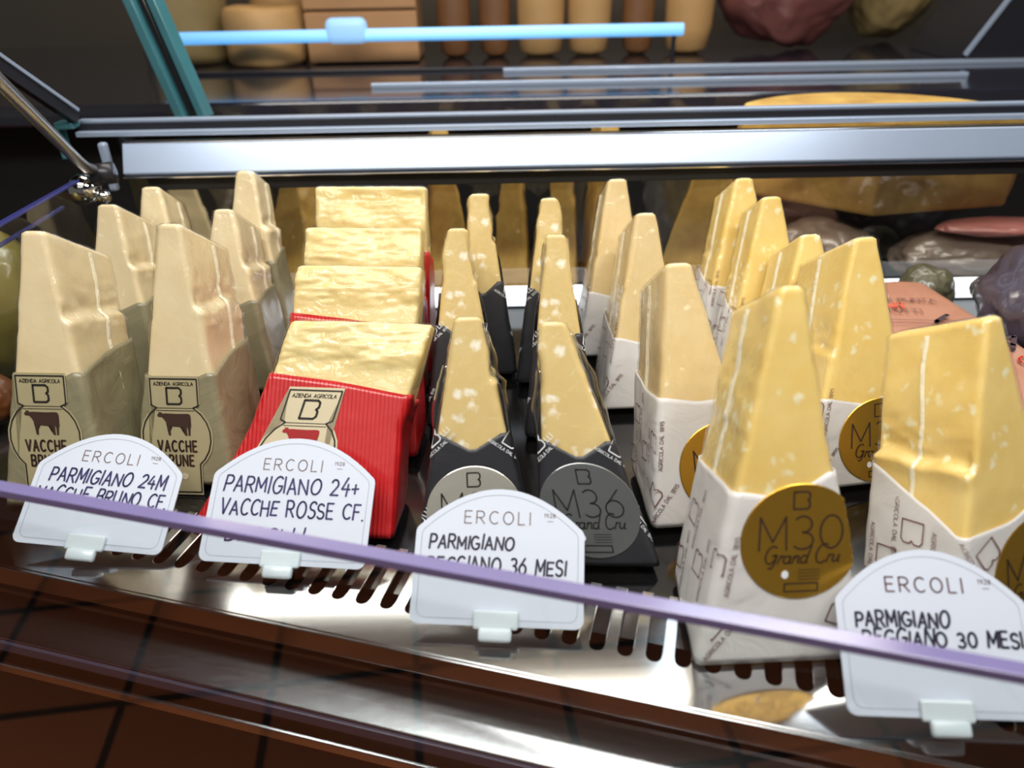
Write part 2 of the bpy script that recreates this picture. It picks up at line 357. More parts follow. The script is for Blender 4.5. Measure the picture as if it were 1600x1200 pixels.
LOGO = [[(1.2,10),(7.6,10),(9,8.8),(9,6.2),(7.8,5.1),(9,4.0),(9,1.2),(7.6,0),(0,0),(0,10),(0.9,10)]]
def logo(h):
    k = h/10; return [[((x-4.5)*k, y*k) for x, y in q] for q in LOGO]
GRAND = [arc(2.6,4.2,2.6,4.2,55,335,14)+[(5.0,4.0),(3.2,3.8),(5.0,4.2),(5.0,0),(4.2,-2.2),(2.6,-2.0)],
         [(6.4,0),(7,3.6),(7.2,3.0),(8.4,3.6)], arc(10.2,1.7,1.5,1.8,60,380,12)+[(11.6,3.4),(11.7,0.2),(12.3,0)],
         [(13.0,0),(13.4,3.5),(13.4,2.2),(14.6,3.5),(15.4,3.2),(15.5,0.3),(16.2,0)], arc(18,1.7,1.5,1.8,60,380,12), [(19.9,8),(19.3,0.4),(20,0)],
         arc(26,4.2,2.8,4.6,60,310,14), [(28.6,0),(29.2,3.6),(29.5,3.0),(30.6,3.5)], [(31.4,3.4),(31.2,0.8),(32,0),(33.4,0.6),(33.9,3.4),(33.8,0.3),(34.6,0)]]
def grand_cru(w):
    k = w/35; return [[((x-17.5 + y*0.25)*k, y*k) for x, y in q] for q in GRAND]

def add_strokes(bm, strokes, width, fn, lift=0.0):
    """flat pen strokes; fn(u, v, lift) gives the point on the surface"""
    hw = width/2
    for q in strokes:
        for i in range(len(q)-1):
            a, b = Vector(q[i]), Vector(q[i+1])
            d = b - a
            if d.length < 1e-7: continue
            d.normalize(); n = Vector((-d.y, d.x))*hw
            f = [a+n, a-n, b-n, b+n]
            try: bm.faces.new([bm.verts.new(fn(p.x, p.y, lift)) for p in f])
            except ValueError: pass
        for p in (q if len(q) > 1 else []):
            c = Vector(p)
            bm.faces.new([bm.verts.new(fn(c.x + hw*cos(pi*k/3), c.y + hw*sin(pi*k/3), lift)) for k in range(6)])
def strokes_obj(name, strokes, width, fn, m, parent, lift=0.0):
    bm = bmesh.new(); add_strokes(bm, strokes, width, fn, lift)
    return link_bm(name, bm, m, parent, recalc=False)

# ------------------------------------------------------------------ the setting
FA = radians(-15.5)                                  # the front of the case runs at an angle to its back
FU = Vector((cos(FA), sin(FA), 0)); FN = Vector((sin(FA), -cos(FA), 0))   # along the front, towards the shopper
F0 = Vector((-0.101, 0.39, 0))                       # slot ends pass here
def fr(u, s, z): return F0 + FU*u + FN*s + Vector((0, 0, z))
FM = Matrix(((FU.x, -FN.x, 0, F0.x), (FU.y, -FN.y, 0, F0.y), (0, 0, 1, 0), (0, 0, 0, 1)))   # local x along, y inward

def structure(name, bm, m, label=None):
    o = link_bm(name, bm, m); o['kind'] = 'structure'
    if label: o['label'] = label
    return o

# floor: terracotta tiles with dark joints
fm, nt, b = new_mat('terracotta_tiles')
tc = N(nt, 'ShaderNodeTexCoord'); mp = N(nt, 'ShaderNodeMapping'); mp.inputs['Rotation'].default_value = (0, 0, radians(38))
bk = N(nt, 'ShaderNodeTexBrick'); bk.offset = 0.0; bk.inputs['Scale'].default_value = 3.3; bk.inputs['Mortar Size'].default_value = 0.03
bk.inputs['Brick Width'].default_value = 1.0; bk.inputs['Row Height'].default_value = 1.0
bk.inputs['Color1'].default_value = srgb(196, 112, 66); bk.inputs['Color2'].default_value = srgb(176, 96, 54); bk.inputs['Mortar'].default_value = srgb(30, 24, 22)
nt.links.new(tc.outputs['Object'], mp.inputs[0]); nt.links.new(mp.outputs[0], bk.inputs['Vector']); nt.links.new(bk.outputs['Color'], b.inputs['Base Color'])
b.inputs['Roughness'].default_value = 0.4
bm = bmesh.new(); add_box(bm, (0, 0, -0.96), (8, 8, 0.02)); structure('floor', bm, fm)
bm = bmesh.new(); add_box(bm, (0, 2.2, 0.4), (5, 0.04, 2.7)); structure('wall_back', bm, M['wall'])
bm = bmesh.new(); add_box(bm, (0, 0, 1.75), (8, 8, 0.04)); structure('ceiling', bm, plain('ceiling_paint', srgb(58, 50, 44), rough=0.8, var=0.1, vscale=3))


# ------------------------------------------------------------------ display case
case = empty('display_case', (0, 0, -0.95), 'glass fronted refrigerated cheese display case with black deck and steel rails', 'display case')
def cpart(name, bm, m, smooth=False, parent=None):
    o = link_bm(name, bm, m, None, smooth)
    o.parent = parent or case
    if parent is None: o.matrix_parent_inverse = Matrix.Translation((0, 0, 0.95))
    return o
def fbox(bm, u0, u1, s0, s1, z0, z1, bevel=0.0):
    vs = add_box(bm, ((u0+u1)/2, -(s0+s1)/2, (z0+z1)/2), (u1-u0, abs(s1-s0), z1-z0), bevel)
    for v in vs: v.co = FM @ v.co
# black deck below the cheeses
bm = bmesh.new()
pl = [fr(-0.42, -0.02, 0), fr(1.0, -0.02, 0), Vector((1.1, 0.935, 0)), Vector((-0.46, 0.935, 0))]
add_prism(bm, [(p.x, p.y) for p in pl], -0.012, -0.004); cpart('deck', bm, M['black_gloss'])
# slotted steel front plate
def slotted_plate():
    bm = bmesh.new(); pitch, r = 0.0186, 0.0050; s1 = 0.030; back = -0.06; nseg = 8
    n0, n1 = -17, 34
    T = lambda x, s: bm.verts.new(fr(x, s, 0.0))
    for i in range(n0, n1):
        x0 = i*pitch; xc = x0 + pitch/2
        top = [(x0, back), (x0, -r)]
        # bar halves left and right, then the rounded slot end
        L = [T(x0, back), T(xc-r, back), T(xc-r, -r), T(x0, -r)]; bm.faces.new(L)
        Rr = [T(xc+r, back), T(x0+pitch, back), T(x0+pitch, -r), T(xc+r, -r)]; bm.faces.new(Rr)
        a = [(xc - r*cos(pi*k/nseg), -r + r*sin(pi*k/nseg)) for k in range(nseg+1)]
        pts = [(x0, -r)] + a + [(x0+pitch, -r)]
        e = [(x0, s1)] + [(x0 + pitch*k/nseg, s1) for k in range(nseg+1)] + [(x0+pitch, s1)]
        for k in range(len(pts)-1):
            q = [pts[k], pts[k+1], e[k+1], e[k]]
            vs = []
            for p in q:
                if not vs or (Vector(p)-Vector(vs[-1])).length > 1e-6: vs.append(p)
            if len(vs) >= 3 and (Vector(vs[0])-Vector(vs[-1])).length < 1e-6: vs = vs[:-1]
            if len(vs) >= 3:
                bm.faces.new([T(*p) for p in vs])
    bmesh.ops.remove_doubles(bm, verts=bm.verts, dist=1e-5)
    bmesh.ops.recalc_face_normals(bm, faces=bm.faces)
    for f in bm.faces:
        if f.normal.z < 0: f.normal_flip()
    o = cpart('slotted_front_plate', bm, M['plate'])
    md = o.modifiers.new('thick', 'SOLIDIFY'); md.thickness = 0.0025; md.offset = 1
    bv = o.modifiers.new('bev', 'BEVEL'); bv.width = 0.0007; bv.segments = 2; bv.limit_method = 'ANGLE'
    return o
slotted_plate()
bm = bmesh.new(); fbox(bm, -0.9, 1.0, -0.018, 0.029, -0.03, -0.026); cpart('drip_tray', bm, M['black_gloss'])  # black plate added to stop lamp light falling through the slots
bm = bmesh.new(); fbox(bm, -0.32, 1.0, 0.030, 0.0325, -0.016, 0.0025, 0.0006); cpart('plate_lip', bm, M['plate'])
bm = bmesh.new(); fbox(bm, -0.9, 1.0, -0.03, 0.0, -0.064, -0.056, 0.001); 
for v in add_box(bm, (0.05, -0.026, -0.062), (1.9, 0.036, 0.004), 0.0008, mat=Matrix.Rotation(radians(19), 4, 'X')): v.co = FM @ v.co

cpart('lower_steel_rail', bm, M['steel'])
bm = bmesh.new(); fbox(bm, -0.9, 1.0, 0.0435, 0.0465, -0.078, -0.068, 0.0008); cpart('rail_edge_strip', bm, M['rail_violet'])
bm = bmesh.new(); fbox(bm, -0.9, 1.0, -0.06, -0.035, -0.9, -0.02); cpart('front_panel', bm, M['black_matt'])
bm = bmesh.new(); fbox(bm, -0.9, 1.0, 0.012, 0.04, -0.118, -0.106, 0.002); cpart('bumper_rail', bm, M['steel'])
# front glass pane
bm = bmesh.new(); fbox(bm, -0.9, 1.0, 0.0475, 0.0555, -0.9, 0.0992); pane = cpart('front_glass', bm, M['glass'])
bm = bmesh.new(); fbox(bm, -0.9, 1.0, 0.0470, 0.0562, 0.0995, 0.1055, 0.0006); cpart('polished_glass_edge', bm, M['edge_violet'])
# rear glass and rails
bm = bmesh.new(); add_box(bm, (0.32, 0.938, 0.105), (1.56, 0.006, 0.215)); cpart('rear_glass', bm, M['glass_rear'])
bm = bmesh.new(); add_box(bm, (0.2765, 0.911, 0.1905), (1.447, 0.012, 0.036), 0.0018, mat=Matrix.Rotation(radians(-28), 4, 'X')); cpart('rear_light_rail', bm, M['alu'])
bm = bmesh.new(); add_box(bm, (0.2765, 0.921, 0.2080), (1.447, 0.012, 0.004), 0.001); add_box(bm, (0.2765, 0.902, 0.1730), (1.447, 0.010, 0.002), 0.0005); cpart('rail_trim', bm, M['steel'])
bm = bmesh.new(); add_box(bm, (0.2865, 0.911, 0.163), (1.42, 0.012, 0.014), 0.001); cpart('rail_gasket', bm, M['black_matt'])
bm = bmesh.new(); add_box(bm, (0.295, 0.935, 0.2165), (1.6, 0.014, 0.006), 0.001); add_box(bm, (0.295, 0.947, 0.2285), (1.6, 0.012, 0.004), 0.001); cpart('upper_rail', bm, M['alu'])
bm = bmesh.new(); add_box(bm, (0.295, 0.941, 0.2225), (1.6, 0.008, 0.008)); cpart('upper_rail_channel', bm, M['charcoal'])
bm = bmesh.new(); add_box(bm, (0.32, 0.905, 0.012), (1.5, 0.006, 0.026), 0.001); cpart('light_strip', bm, M['led'])  # steel sill, its bright reflection given as its own glow
bm = bmesh.new(); add_box(bm, (0.32, 0.914, 0.0), (1.5, 0.012, 0.012), 0.001); cpart('strip_channel', bm, M['black_gloss'])
# end glass on the left, with its upright and bracket
bm = bmesh.new(); add_box(bm, (-0.459, 0.675, 0.09), (0.006, 0.29, 0.2)); cpart('end_glass', bm, M['glass'])
bm = bmesh.new(); add_box(bm, (-0.459, 0.675, 0.1912), (0.007, 0.29, 0.0025), 0.0005); cpart('end_glass_edge', bm, M['edge_blue'])
bm = bmesh.new(); add_box(bm, (-0.4645, 0.66, 0.172), (0.004, 0.26, 0.003), 0.0005); cpart('end_glass_lower_edge', bm, M['edge_blue'])
bm = bmesh.new(); add_box(bm, (-0.468, 0.912, 0.183), (0.010, 0.010, 0.056), 0.003); cpart('corner_post', bm, M['alu'])
bm = bmesh.new(); add_box(bm, (-0.512, 0.93, 0.228), (0.022, 0.02, 0.008), 0.002); add_box(bm, (-0.522, 0.93, 0.208), (0.005, 0.02, 0.036), 0.002); cpart('corner_bracket', bm, M['glass_teal'])
# side frame bar running up towards the shopper
def bar_between(bm, a, b, w, h, bevel=0.001):
    a, b = Vector(a), Vector(b); d = b - a
    Rm = d.to_track_quat('X', 'Z').to_matrix().to_4x4()
    add_box(bm, (a+b)/2, (d.length, w, h), bevel, mat=Rm)
bm = bmesh.new(); bar_between(bm, (-0.50, 0.93, 0.236), (-0.545, 0.70, 0.42), 0.010, 0.016); cpart('side_frame_bar', bm, M['charcoal'])
bm = bmesh.new(); bar_between(bm, (-0.494, 0.93, 0.244), (-0.538, 0.70, 0.428), 0.003, 0.004, 0.0005); cpart('side_frame_trim', bm, M['alu'])

# hinge rod with its chrome joint
hr = empty('support_rod', (-0.464, 0.872, 0.178), 'thin bare steel support rod ending in a chrome ball clamp beside the left end glass', 'rod')
def hpart(name, bm, m, smooth=True):
    o = link_bm(name, bm, m, hr, smooth); o.matrix_parent_inverse = Matrix.Translation((0.464, -0.872, -0.178)); return o
bm = bmesh.new(); add_tube(bm, [(-0.3136, 0.444, 0.400), (-0.37, 0.6, 0.321), (-0.448, 0.815, 0.213), (-0.458, 0.845, 0.199), (-0.457, 0.862, 0.191), (-0.448, 0.868, 0.187)], 0.0058); hpart('rod', bm, M['rod'])
bm = bmesh.new()
bmesh.ops.create_uvsphere(bm, u_segments=28, v_segments=18, radius=0.017, matrix=Matrix.Translation((-0.474, 0.858, 0.172)))
hpart('ball_joint', bm, M['chrome'])
bm = bmesh.new(); add_tube(bm, [(-0.462, 0.862, 0.186), (-0.44, 0.866, 0.188)], 0.012, 24); hpart('clamp_collar', bm, M['charcoal'])
bm = bmesh.new()
bmesh.ops.create_uvsphere(bm, u_segments=20, v_segments=12, radius=0.008, matrix=Matrix.Translation((-0.452, 0.852, 0.165)))
hpart('clamp_screw', bm, M['chrome'])

# ------------------------------------------------------------------ the wrapped cheese wedges
class Pack:
    """wedge standing on its rind; origin at the bottom middle of its front face, front towards -y"""
    def __init__(s, H, Wd, t, D, lean, kind, seed, d_top=None, flare=0.0, notch=0.0, notch_h=0.6, wav=0.0):
        s.H, s.W, s.t, s.D, s.th, s.kind, s.seed = H, Wd, t, D, radians(lean), kind, seed
        s.dt = D if d_top is None else d_top; s.fl = flare; s.notch, s.nh, s.wav = notch, notch_h, wav; s.ts = 0.0; s.hem = 0.0; s.hemf = 0.0; s.sk = 0.0
    def hw(s, h):
        v = min(1, max(0, h/s.H)); w = (s.W + (s.t - s.W)*v)/2
        return w + s.fl*max(0, 0.5 - v)
    def dep(s, h): v = min(1, max(0, h/s.H)); return s.D + (s.dt - s.D)*v
    def disp(s, nx, x, y, h):
        """outward displacement on the cut faces (nx: -1 left, +1 right, 0 front or back); none under the paper"""
        g = min(1, max(0, (h/s.H - (s.hem if nx else s.hemf))/0.10)); g = g*g*(3-2*g)
        return g*s._disp(nx, x, y, h)
    def _disp(s, nx, x, y, h):
        if s.kind == 'cut_front':
            if nx == 0 and y < s.dep(h)/2:
                p = Vector((x*30, h*62, s.seed))
                k = 0.0032*noise.noise(p) + 0.0015*noise.noise(p*2.7)
                k += 0.0024*sin(h*95 + 2.5*noise.noise(Vector((x*16, s.seed, 2))))
                k += 0.0016*abs(noise.noise(Vector((x*70, h*150, s.seed)))) + 0.0008*noise.noise(Vector((x*160, h*260, s.seed)))
                return k
            return 0.0008*noise.noise(Vector((x*40, y*40, h*40+s.seed)))
        if nx == 0:
            return 0.0006*noise.noise(Vector((x*30, h*30, s.seed)))
        v = h/s.H
        wob = 0.05*noise.noise(Vector((y*26, nx*3, s.seed)))
        z = v - s.nh - (0.03 if nx > 0 else -0.02) + wob
        sg = 1/(1 + math.exp(max(-30, min(30, z/0.006))))
        amp = (s.notch[0] if nx < 0 else s.notch[1])*(0.75 + 0.6*noise.noise(Vector((y*20, 4, s.seed))))
        k = amp*(sg*0.55*math.exp(min(z, 0)/0.16) - (1-sg)*math.exp(-max(z, 0)/0.055))
        k += (0.0020 if amp > 0.0012 else 0.0007)*math.exp(-(z/0.10)**2)*(noise.noise(Vector((y*75, h*105, s.seed))) + 0.5*noise.noise(Vector((y*170, h*210, s.seed))))
        p = Vector((y*34, h*34, s.seed + nx*5))
        k += s.wav*(noise.noise(p) + 0.5*noise.noise(p*2.3))
        return k
    def ring(s, v, off, cheese=True, nside=9, inset=0.0, rad=0.004, hs=None):
        """perimeter points at height fraction v, walked front -> right -> back -> left"""
        pts = []
        def hgt(y): hb = y*math.tan(s.th); return hb + (s.H - s.ts*y - hb)*v
        c = []
        # unit rounded rectangle, corners first
        for (sx, sy, a0) in ((-1, -1, 180), (1, -1, 270), (1, 1, 0), (-1, 1, 90)):
            for k in range(4): c.append((sx, sy, a0 + 30*k))
        # front edge subdivisions are put between corner arcs
        seq = []
        for ci in range(4):
            seq += [('c',) + c[ci*4+k] for k in range(4)]
            for k in range(1, nside): seq.append(('e', ci, k/nside))
        out = []
        for q in seq:
            y_guess = 0.0
            h = s.H*v
            for _ in range(2):
                w = s.hw(h) + off - inset; d = s.dep(h) + 2*off - 2*inset
                r = min(rad + off, w*0.8, d*0.4)
                cx, cy = w - r, d/2 - r
                if q[0] == 'c':
                    a = radians(q[3]); x = q[1]*cx + r*cos(a); y = q[2]*cy + r*sin(a)
                    nx, ny = cos(a), sin(a)
                else:
                    ci, t = q[1], q[2]
                    if ci == 0: x, y, nx, ny = -cx + 2*cx*t, -cy - r, 0, -1
                    elif ci == 1: x, y, nx, ny = cx + r, -cy + 2*cy*t, 1, 0
                    elif ci == 2: x, y, nx, ny = cx - 2*cx*t, cy + r, 0, 1
                    else: x, y, nx, ny = -cx - r, cy - 2*cy*t, -1, 0
                yy = y + s.dep(h)/2
                h = hgt(max(0, min(s.D, yy)))
            if cheese:
                side = 0 if abs(nx) < 0.3 else (1 if nx > 0 else -1)
                if s.kind == 'cut_front': k = s.disp(0 if abs(ny) > 0.3 else (1 if nx > 0 else -1), x, yy, h)*(abs(ny) if abs(ny) > 0.3 else 1)
                else: k = s.disp(side, x, yy, h)*(abs(nx) if side else 1.0)
            else:
                k = 0.0013*(0.5 + noise.noise(Vector((x*26, yy*26, h*26 + s.seed*3)))) + 0.0007*(0.5 + noise.noise(Vector((x*70, yy*70, h*60 + s.seed))))
                if ny < -0.9: k *= 0.25
            out.append(Vector((x + nx*k + s.sk*(h - s.H), yy + ny*k, h)))
        return out
    def cheese_mesh(s, nv=84):
        ns = 16
        if s.kind == 'cut_front': nv, ns = 120, 36
        bm = bmesh.new(); rings = []
        for i in range(nv+1):
            rings.append([bm.verts.new(p) for p in s.ring(i/nv*0.988, 0.0, nside=ns)])
        rings.append([bm.verts.new(p) for p in s.ring(0.997, 0.0, nside=ns, inset=0.0016)])
        rings.append([bm.verts.new(p) for p in s.ring(1.0, 0.0, nside=ns, inset=0.004)])
        s._skin(bm, rings); bm.faces.new(rings[-1]); bm.faces.new(rings[0][::-1])
        return bm
    def _skin(s, bm, rings):
        n = len(rings[0])
        for i in range(len(rings)-1):
            for k in range(n):
                bm.faces.new((rings[i][k], rings[i][(k+1) % n], rings[i+1][(k+1) % n], rings[i+1][k]))
    def film_mesh(s, nv=80, ns=16):
        bm = bmesh.new(); rings = []; v0 = max(0.05, s.hemf - 0.06)
        if s.kind == 'cut_front': nv, ns = 90, 30
        def rng(v, inset=0.0):
            out = []
            for p in s.ring(v, 0.0009, nside=ns, inset=inset):
                c = Vector((s.sk*(p.z - s.H), s.dep(p.z)/2, p.z)); d = (p - c).normalized()
                q = Vector((p.x*36, p.y*36, p.z*30 + s.seed*2))
                k = 0.0004 + 0.0007*abs(noise.noise(q)) + 0.0006*abs(noise.noise(q*3.1))
                g = min(1, max(0, (v - v0)/0.05))
                out.append(bm.verts.new(p + d*k*g))
            return out
        for i in range(nv+1): rings.append(rng(v0 + (0.992 - v0)*i/nv))
        rings.append(rng(1.0, 0.0018)); rings.append([bm.verts.new(p + Vector((0, 0, 0.0012))) for p in s.ring(1.0, 0.0009, nside=ns, inset=0.0045)])
        s._skin(bm, rings); bm.faces.new(rings[-1])
        return bm
    def wrap_mesh(s, hem, off=0.0013, nv=26):
        """hem: heights (fraction of H) at FL, F-mid, FR, R-mid, BR, B-mid, BL, L-mid"""
        bm = bmesh.new(); n = 4*(4+8)
        per = []
        nside = 9
        for ci in range(4):
            a, b2, c2 = hem[ci*2], hem[(ci*2+1) % 8], hem[(ci*2+2) % 8]
            per += [a]*4
            for k in range(1, nside):
                t = k/nside; per.append(a + (b2-a)*t*2 if t < 0.5 else b2 + (c2-b2)*(t-0.5)*2)
        rings = []
        base = [s.ring(v, off, cheese=False) for v in [i/60 for i in range(61)]]
        m = len(per)
        for i in range(nv+1):
            row = []
            for k in range(m):
                vv = per[k]*i/nv*60; a = min(59, int(vv)); f = vv - a
                row.append(bm.verts.new(base[a][k].lerp(base[a+1][k], f)))
            rings.append(row)
        s._skin(bm, rings)
        bm.faces.new(rings[0][::-1])
        return bm
    # points on the plain faces, for printing and labels
    def flat(s, u, h, lift=0.0): return Vector((u + s.sk*(h - s.H), -0.0024 - lift, h))
    def front(s, u, h, lift=0.0):
        w = s.hw(h) + 0.0026 + lift; sg = 1 if u > 0 else -1
        if abs(u) > w: return Vector((sg*w + s.sk*(h - s.H), -0.0024 - lift + abs(u) - w, h))   # folds round the edge
        return Vector((u + s.sk*(h - s.H), -0.0024 - lift, h))
    def side(s, sg):
        def fn(u, h, lift=0.0):   # u: distance from the front edge, going back
            w = s.hw(h) + 0.0032 + lift
            return Vector((sg*w + s.sk*(h - s.H), u, h))
        return fn

def seam(p, sg, frac, h0, h1, parent):
    """thin raised weld of the vacuum film down a cut face"""
    bm = bmesh.new(); prev = None; n = 46; wd = 0.0016
    h1 = min(h1, p.H - p.ts*p.D*frac - 0.005)
    for i in range(n+1):
        h = h0 + (h1-h0)*i/n; y = p.D*frac + 0.003*noise.noise(Vector((h*18, p.seed, 9))); 
        x = sg*(p.hw(h) + p.disp(sg, 0, y, h)) + p.sk*(h - p.H)
        a = [bm.verts.new((x, y-wd, h)), bm.verts.new((x + sg*(0.0022 + 0.0008*noise.noise(Vector((h*120, 1, 1)))), y + 0.0008*noise.noise(Vector((h*200, 3, 1))), h)), bm.verts.new((x, y+wd, h))]
        if prev:
            bm.faces.new((prev[0], prev[1], a[1], a[0])); bm.faces.new((prev[1], prev[2], a[2], a[1]))
        prev = a
    return link_bm('film_seam', bm, M['seam'], parent, True)

def film_flap(p, sg, h0, h1, parent):
    """loose fin of clear film standing off a cut face"""
    bm = bmesh.new(); prev = None; n = 30
    for i in range(n+1):
        h = h0 + (h1-h0)*i/n; y = 0.006
        x = sg*(p.hw(h) + p.disp(sg, 0, y, h) - 0.001) + p.sk*(h - p.H)
        wd = 0.004 + 0.004*sin(pi*i/n) + 0.0025*noise.noise(Vector((h*60, p.seed, 4)))
        a = [bm.verts.new((x, y, h)), bm.verts.new((x + sg*wd*0.6, y + 0.002*noise.noise(Vector((h*90, 2, 2))), h)), bm.verts.new((x + sg*wd, y + 0.003, h))]
        if prev:
            bm.faces.new((prev[0], prev[1], a[1], a[0])); bm.faces.new((prev[1], prev[2], a[2], a[1]))
        prev = a
    o = link_bm('film_flap', bm, M['film'], parent, True)
    md = o.modifiers.new('thick', 'SOLIDIFY'); md.thickness = 0.0002
    return o

def disc(name, p, cu, ch, r, m, parent, lift=0.0, seg=56, squash=1.0):
    bm = bmesh.new(); rings = []
    for (f, l) in [(0.0, 0.0006)] + [(q/12, 0.0006) for q in range(1, 12)] + [(0.985, 0.0006), (1.0, 0.0002)]:
        if f == 0: c = bm.verts.new(p.front(cu, ch, lift+l)); continue
        rings.append([bm.verts.new(p.front(cu + r*f*cos(2*pi*k/seg), ch + r*f*squash*sin(2*pi*k/seg), lift + l)) for k in range(seg)])
    for k in range(seg): bm.faces.new((c, rings[0][k], rings[0][(k+1) % seg]))
    for i in range(len(rings)-1):
        for k in range(seg): bm.faces.new((rings[i][k], rings[i][(k+1) % seg], rings[i+1][(k+1) % seg], rings[i+1][k]))
    return link_bm(name, bm, m, parent)

def round_label(p, parent, num, foil, ch, r, cu=0.0):
    lb = disc('round_label', p, cu, ch, r, foil, parent)
    ink = M['ink_brown'] if foil is M['gold'] else M['ink_dark']
    k = r/0.036
    st = moved(logo(0.0105*k), cu, ch + 0.0205*k)
    bm = bmesh.new()
    add_strokes(bm, st, 0.0011*k, p.front, 0.0009)
    add_strokes(bm, moved(text_strokes('M'+num, 0.0205*k, 1.9, 0.0, wscale=1.0), cu, ch - 0.0045*k), 0.0011*k, p.front, 0.0009)
    add_strokes(bm, moved(grand_cru(0.046*k), cu + 0.001, ch - 0.0130*k), 0.0009*k, p.front, 0.0010)
    link_bm('lettering', bm, ink, lb, recalc=False)
    bm = bmesh.new()
    for i in range(4):
        add_strokes(bm, [[(cu - 0.001*k, ch - (0.0175 + 0.002*i)*k), (cu + 0.012*k, ch - (0.0175 + 0.002*i)*k)]], 0.0004*k, p.front, 0.0009)
    add_strokes(bm, [[(cu-0.009*k, ch-0.031*k), (cu+0.011*k, ch-0.031*k), (cu+0.011*k, ch-0.026*k), (cu-0.009*k, ch-0.026*k), (cu-0.009*k, ch-0.031*k)]], 0.0009*k, p.front, 0.0009)
    link_bm('small_print', bm, ink, lb, recalc=False)
    bm = bmesh.new()
    bm.faces.new([bm.verts.new(p.front(cu - 0.009*k + 0.0022*k*cos(a*pi/6), ch - 0.020*k + 0.0026*k*sin(a*pi/6), 0.0010)) for a in range(12)])
    link_bm('white_mark', bm, M['ink_white'], lb)
    return lb

COW = [(-9.6,5.6),(-8.6,6.4),(-8.9,7.4),(-8.0,6.8),(-7.4,7.2),(-6.6,6.2),(-5.6,6.4),(2,6.2),(7,6.4),(8.4,6.0),(8.8,4.4),(8.7,-1.4),(8.3,-1.4),(8.2,3.2),(7.9,0.6),
       (8.3,-2.0),(8.0,-5.6),(7.0,-5.6),(7.0,-2.2),(6.2,-0.2),(6.4,-5.6),(5.3,-5.6),(5.2,-2.4),(4.6,-0.4),(2.6,-0.9),(-1.6,-0.6),(-2.6,-0.8),(-2.8,-5.6),(-3.9,-5.6),(-4.2,-0.6),(-5.0,1.6),(-6.2,3.4),(-7.2,4.4),(-9.2,4.6)]
def cow_mesh(fn, cu, ch, k, lift):
    bm = bmesh.new(); f = bm.faces.new([bm.verts.new(fn(cu + x*k, ch + y*k, lift)) for x, y in COW])
    bmesh.ops.triangulate(bm, faces=[f]); return bm

def churn_label(p, parent, cu, ch, k, backing, cow_mat, words):
    """label with a milk churn outline: narrow neck, round belly, foot"""
    pts = [(-16, 30), (16, 30), (16, 12)] + [(23.5*cos(radians(a))*1.0, -10 + 24*sin(radians(a))) for a in (58, 42, 26, 10, -6, -22, -38, -50)] + [(15, -36), (15, -48), (-15, -48), (-15, -36)] + \
          [(-23.5*cos(radians(a)), -10 + 24*sin(radians(a))) for a in (-50, -38, -22, -6, 10, 26, 42, 58)] + [(-16, 12)]
    pts = [(cu + x*k, ch + y*k) for x, y in pts]
    cx, cy = cu, ch - 8*k
    big = [(cx + (x-cx)*1.07, cy + (y-cy)*1.05) for x, y in pts]
    bm = bmesh.new(); f = bm.faces.new([bm.verts.new(p.flat(x, y, 0.0004)) for x, y in big]); bmesh.ops.triangulate(bm, faces=[f])
    lb = link_bm('churn_label', bm, backing, parent)
    bm = bmesh.new()
    add_strokes(bm, [pts + [pts[0]]], 0.9*k, p.flat, 0.0008)
    add_strokes(bm, moved(logo(11*k), cu, ch + 13*k), 1.3*k, p.flat, 0.0009)
    link_bm('outline_print', bm, M['ink_dark'], lb, recalc=False)
    bm = bmesh.new()
    add_strokes(bm, moved(text_strokes('AZIENDA AGRICOLA', 2.2*k, 2.0), cu, ch + 25.6*k), 0.35*k, p.flat, 0.0008)
    for i in range(2): add_strokes(bm, [[(cu-13*k, ch+(10.2-1.7*i)*k), (cu+13*k, ch+(10.2-1.7*i)*k)]], 0.35*k, p.flat, 0.0008)
    link_bm('small_print', bm, M['ink_dark'], lb, recalc=False)
    link_bm('cow_print', cow_mesh(p.flat, cu - 0.5*k, ch - 1.5*k, 1.25*k, 0.0009), cow_mat, lb)
    if words:
        bm = bmesh.new()
        add_strokes(bm, moved(text_strokes(words[0], 7.2*k, 2.4, wscale=0.62), cu, ch - 19.5*k), 1.25*k, p.flat, 0.0009)
        add_strokes(bm, moved(text_strokes(words[1], 7.2*k, 2.4, wscale=0.62), cu, ch - 29.5*k), 1.25*k, p.flat, 0.0009)
        link_bm('lettering', bm, M['ink_brown'], lb, recalc=False)
        bm = bmesh.new()
        for dx in (-8, 4): bm.faces.new([bm.verts.new(p.flat(cu + dx*k + 2.4*k*cos(a*pi/6), ch - 37*k + 2.4*k*sin(a*pi/6), 0.0009)) for a in range(12)])
        link_bm('white_mark', bm, M['label_cream'], lb)
    return lb

def wrap_print(p, wr, marks, ink, name='printed_logos', width=0.0009, word=None):
    """the maker's B mark repeated over the paper; marks: (face, u, h, size, rotation)"""
    bm = bmesh.new()
    for face, u, h, sz, rot in marks:
        fn = p.front if face == 0 else p.side(face)
        if face: u = min(u, p.D - 0.012)
        flip = -1 if face == -1 else 1
        def put(st, w, lift=0.0003):
            add_strokes(bm, [[(u + flip*x, h + y) for x, y in q] for q in st], w, fn, lift)
        put(moved(logo(sz), 0, 0, rot), width)
        put(moved(text_strokes('AGRICOLA DAL 1895', sz*0.22, 2.2), 0, 0, rot) if False else moved([[(x, y - sz*0.42) for x, y in q] for q in text_strokes('AGRICOLA DAL 1895', sz*0.2, 2.2)], 0, 0, rot), width*0.45)
        if word: put(moved([[(x + sz*0.95, y + sz*0.05) for x, y in q] for q in text_strokes(word, sz*0.34, 3.0)], 0, 0, rot), width*0.7)
    return link_bm(name, bm, ink, wr, recalc=False)

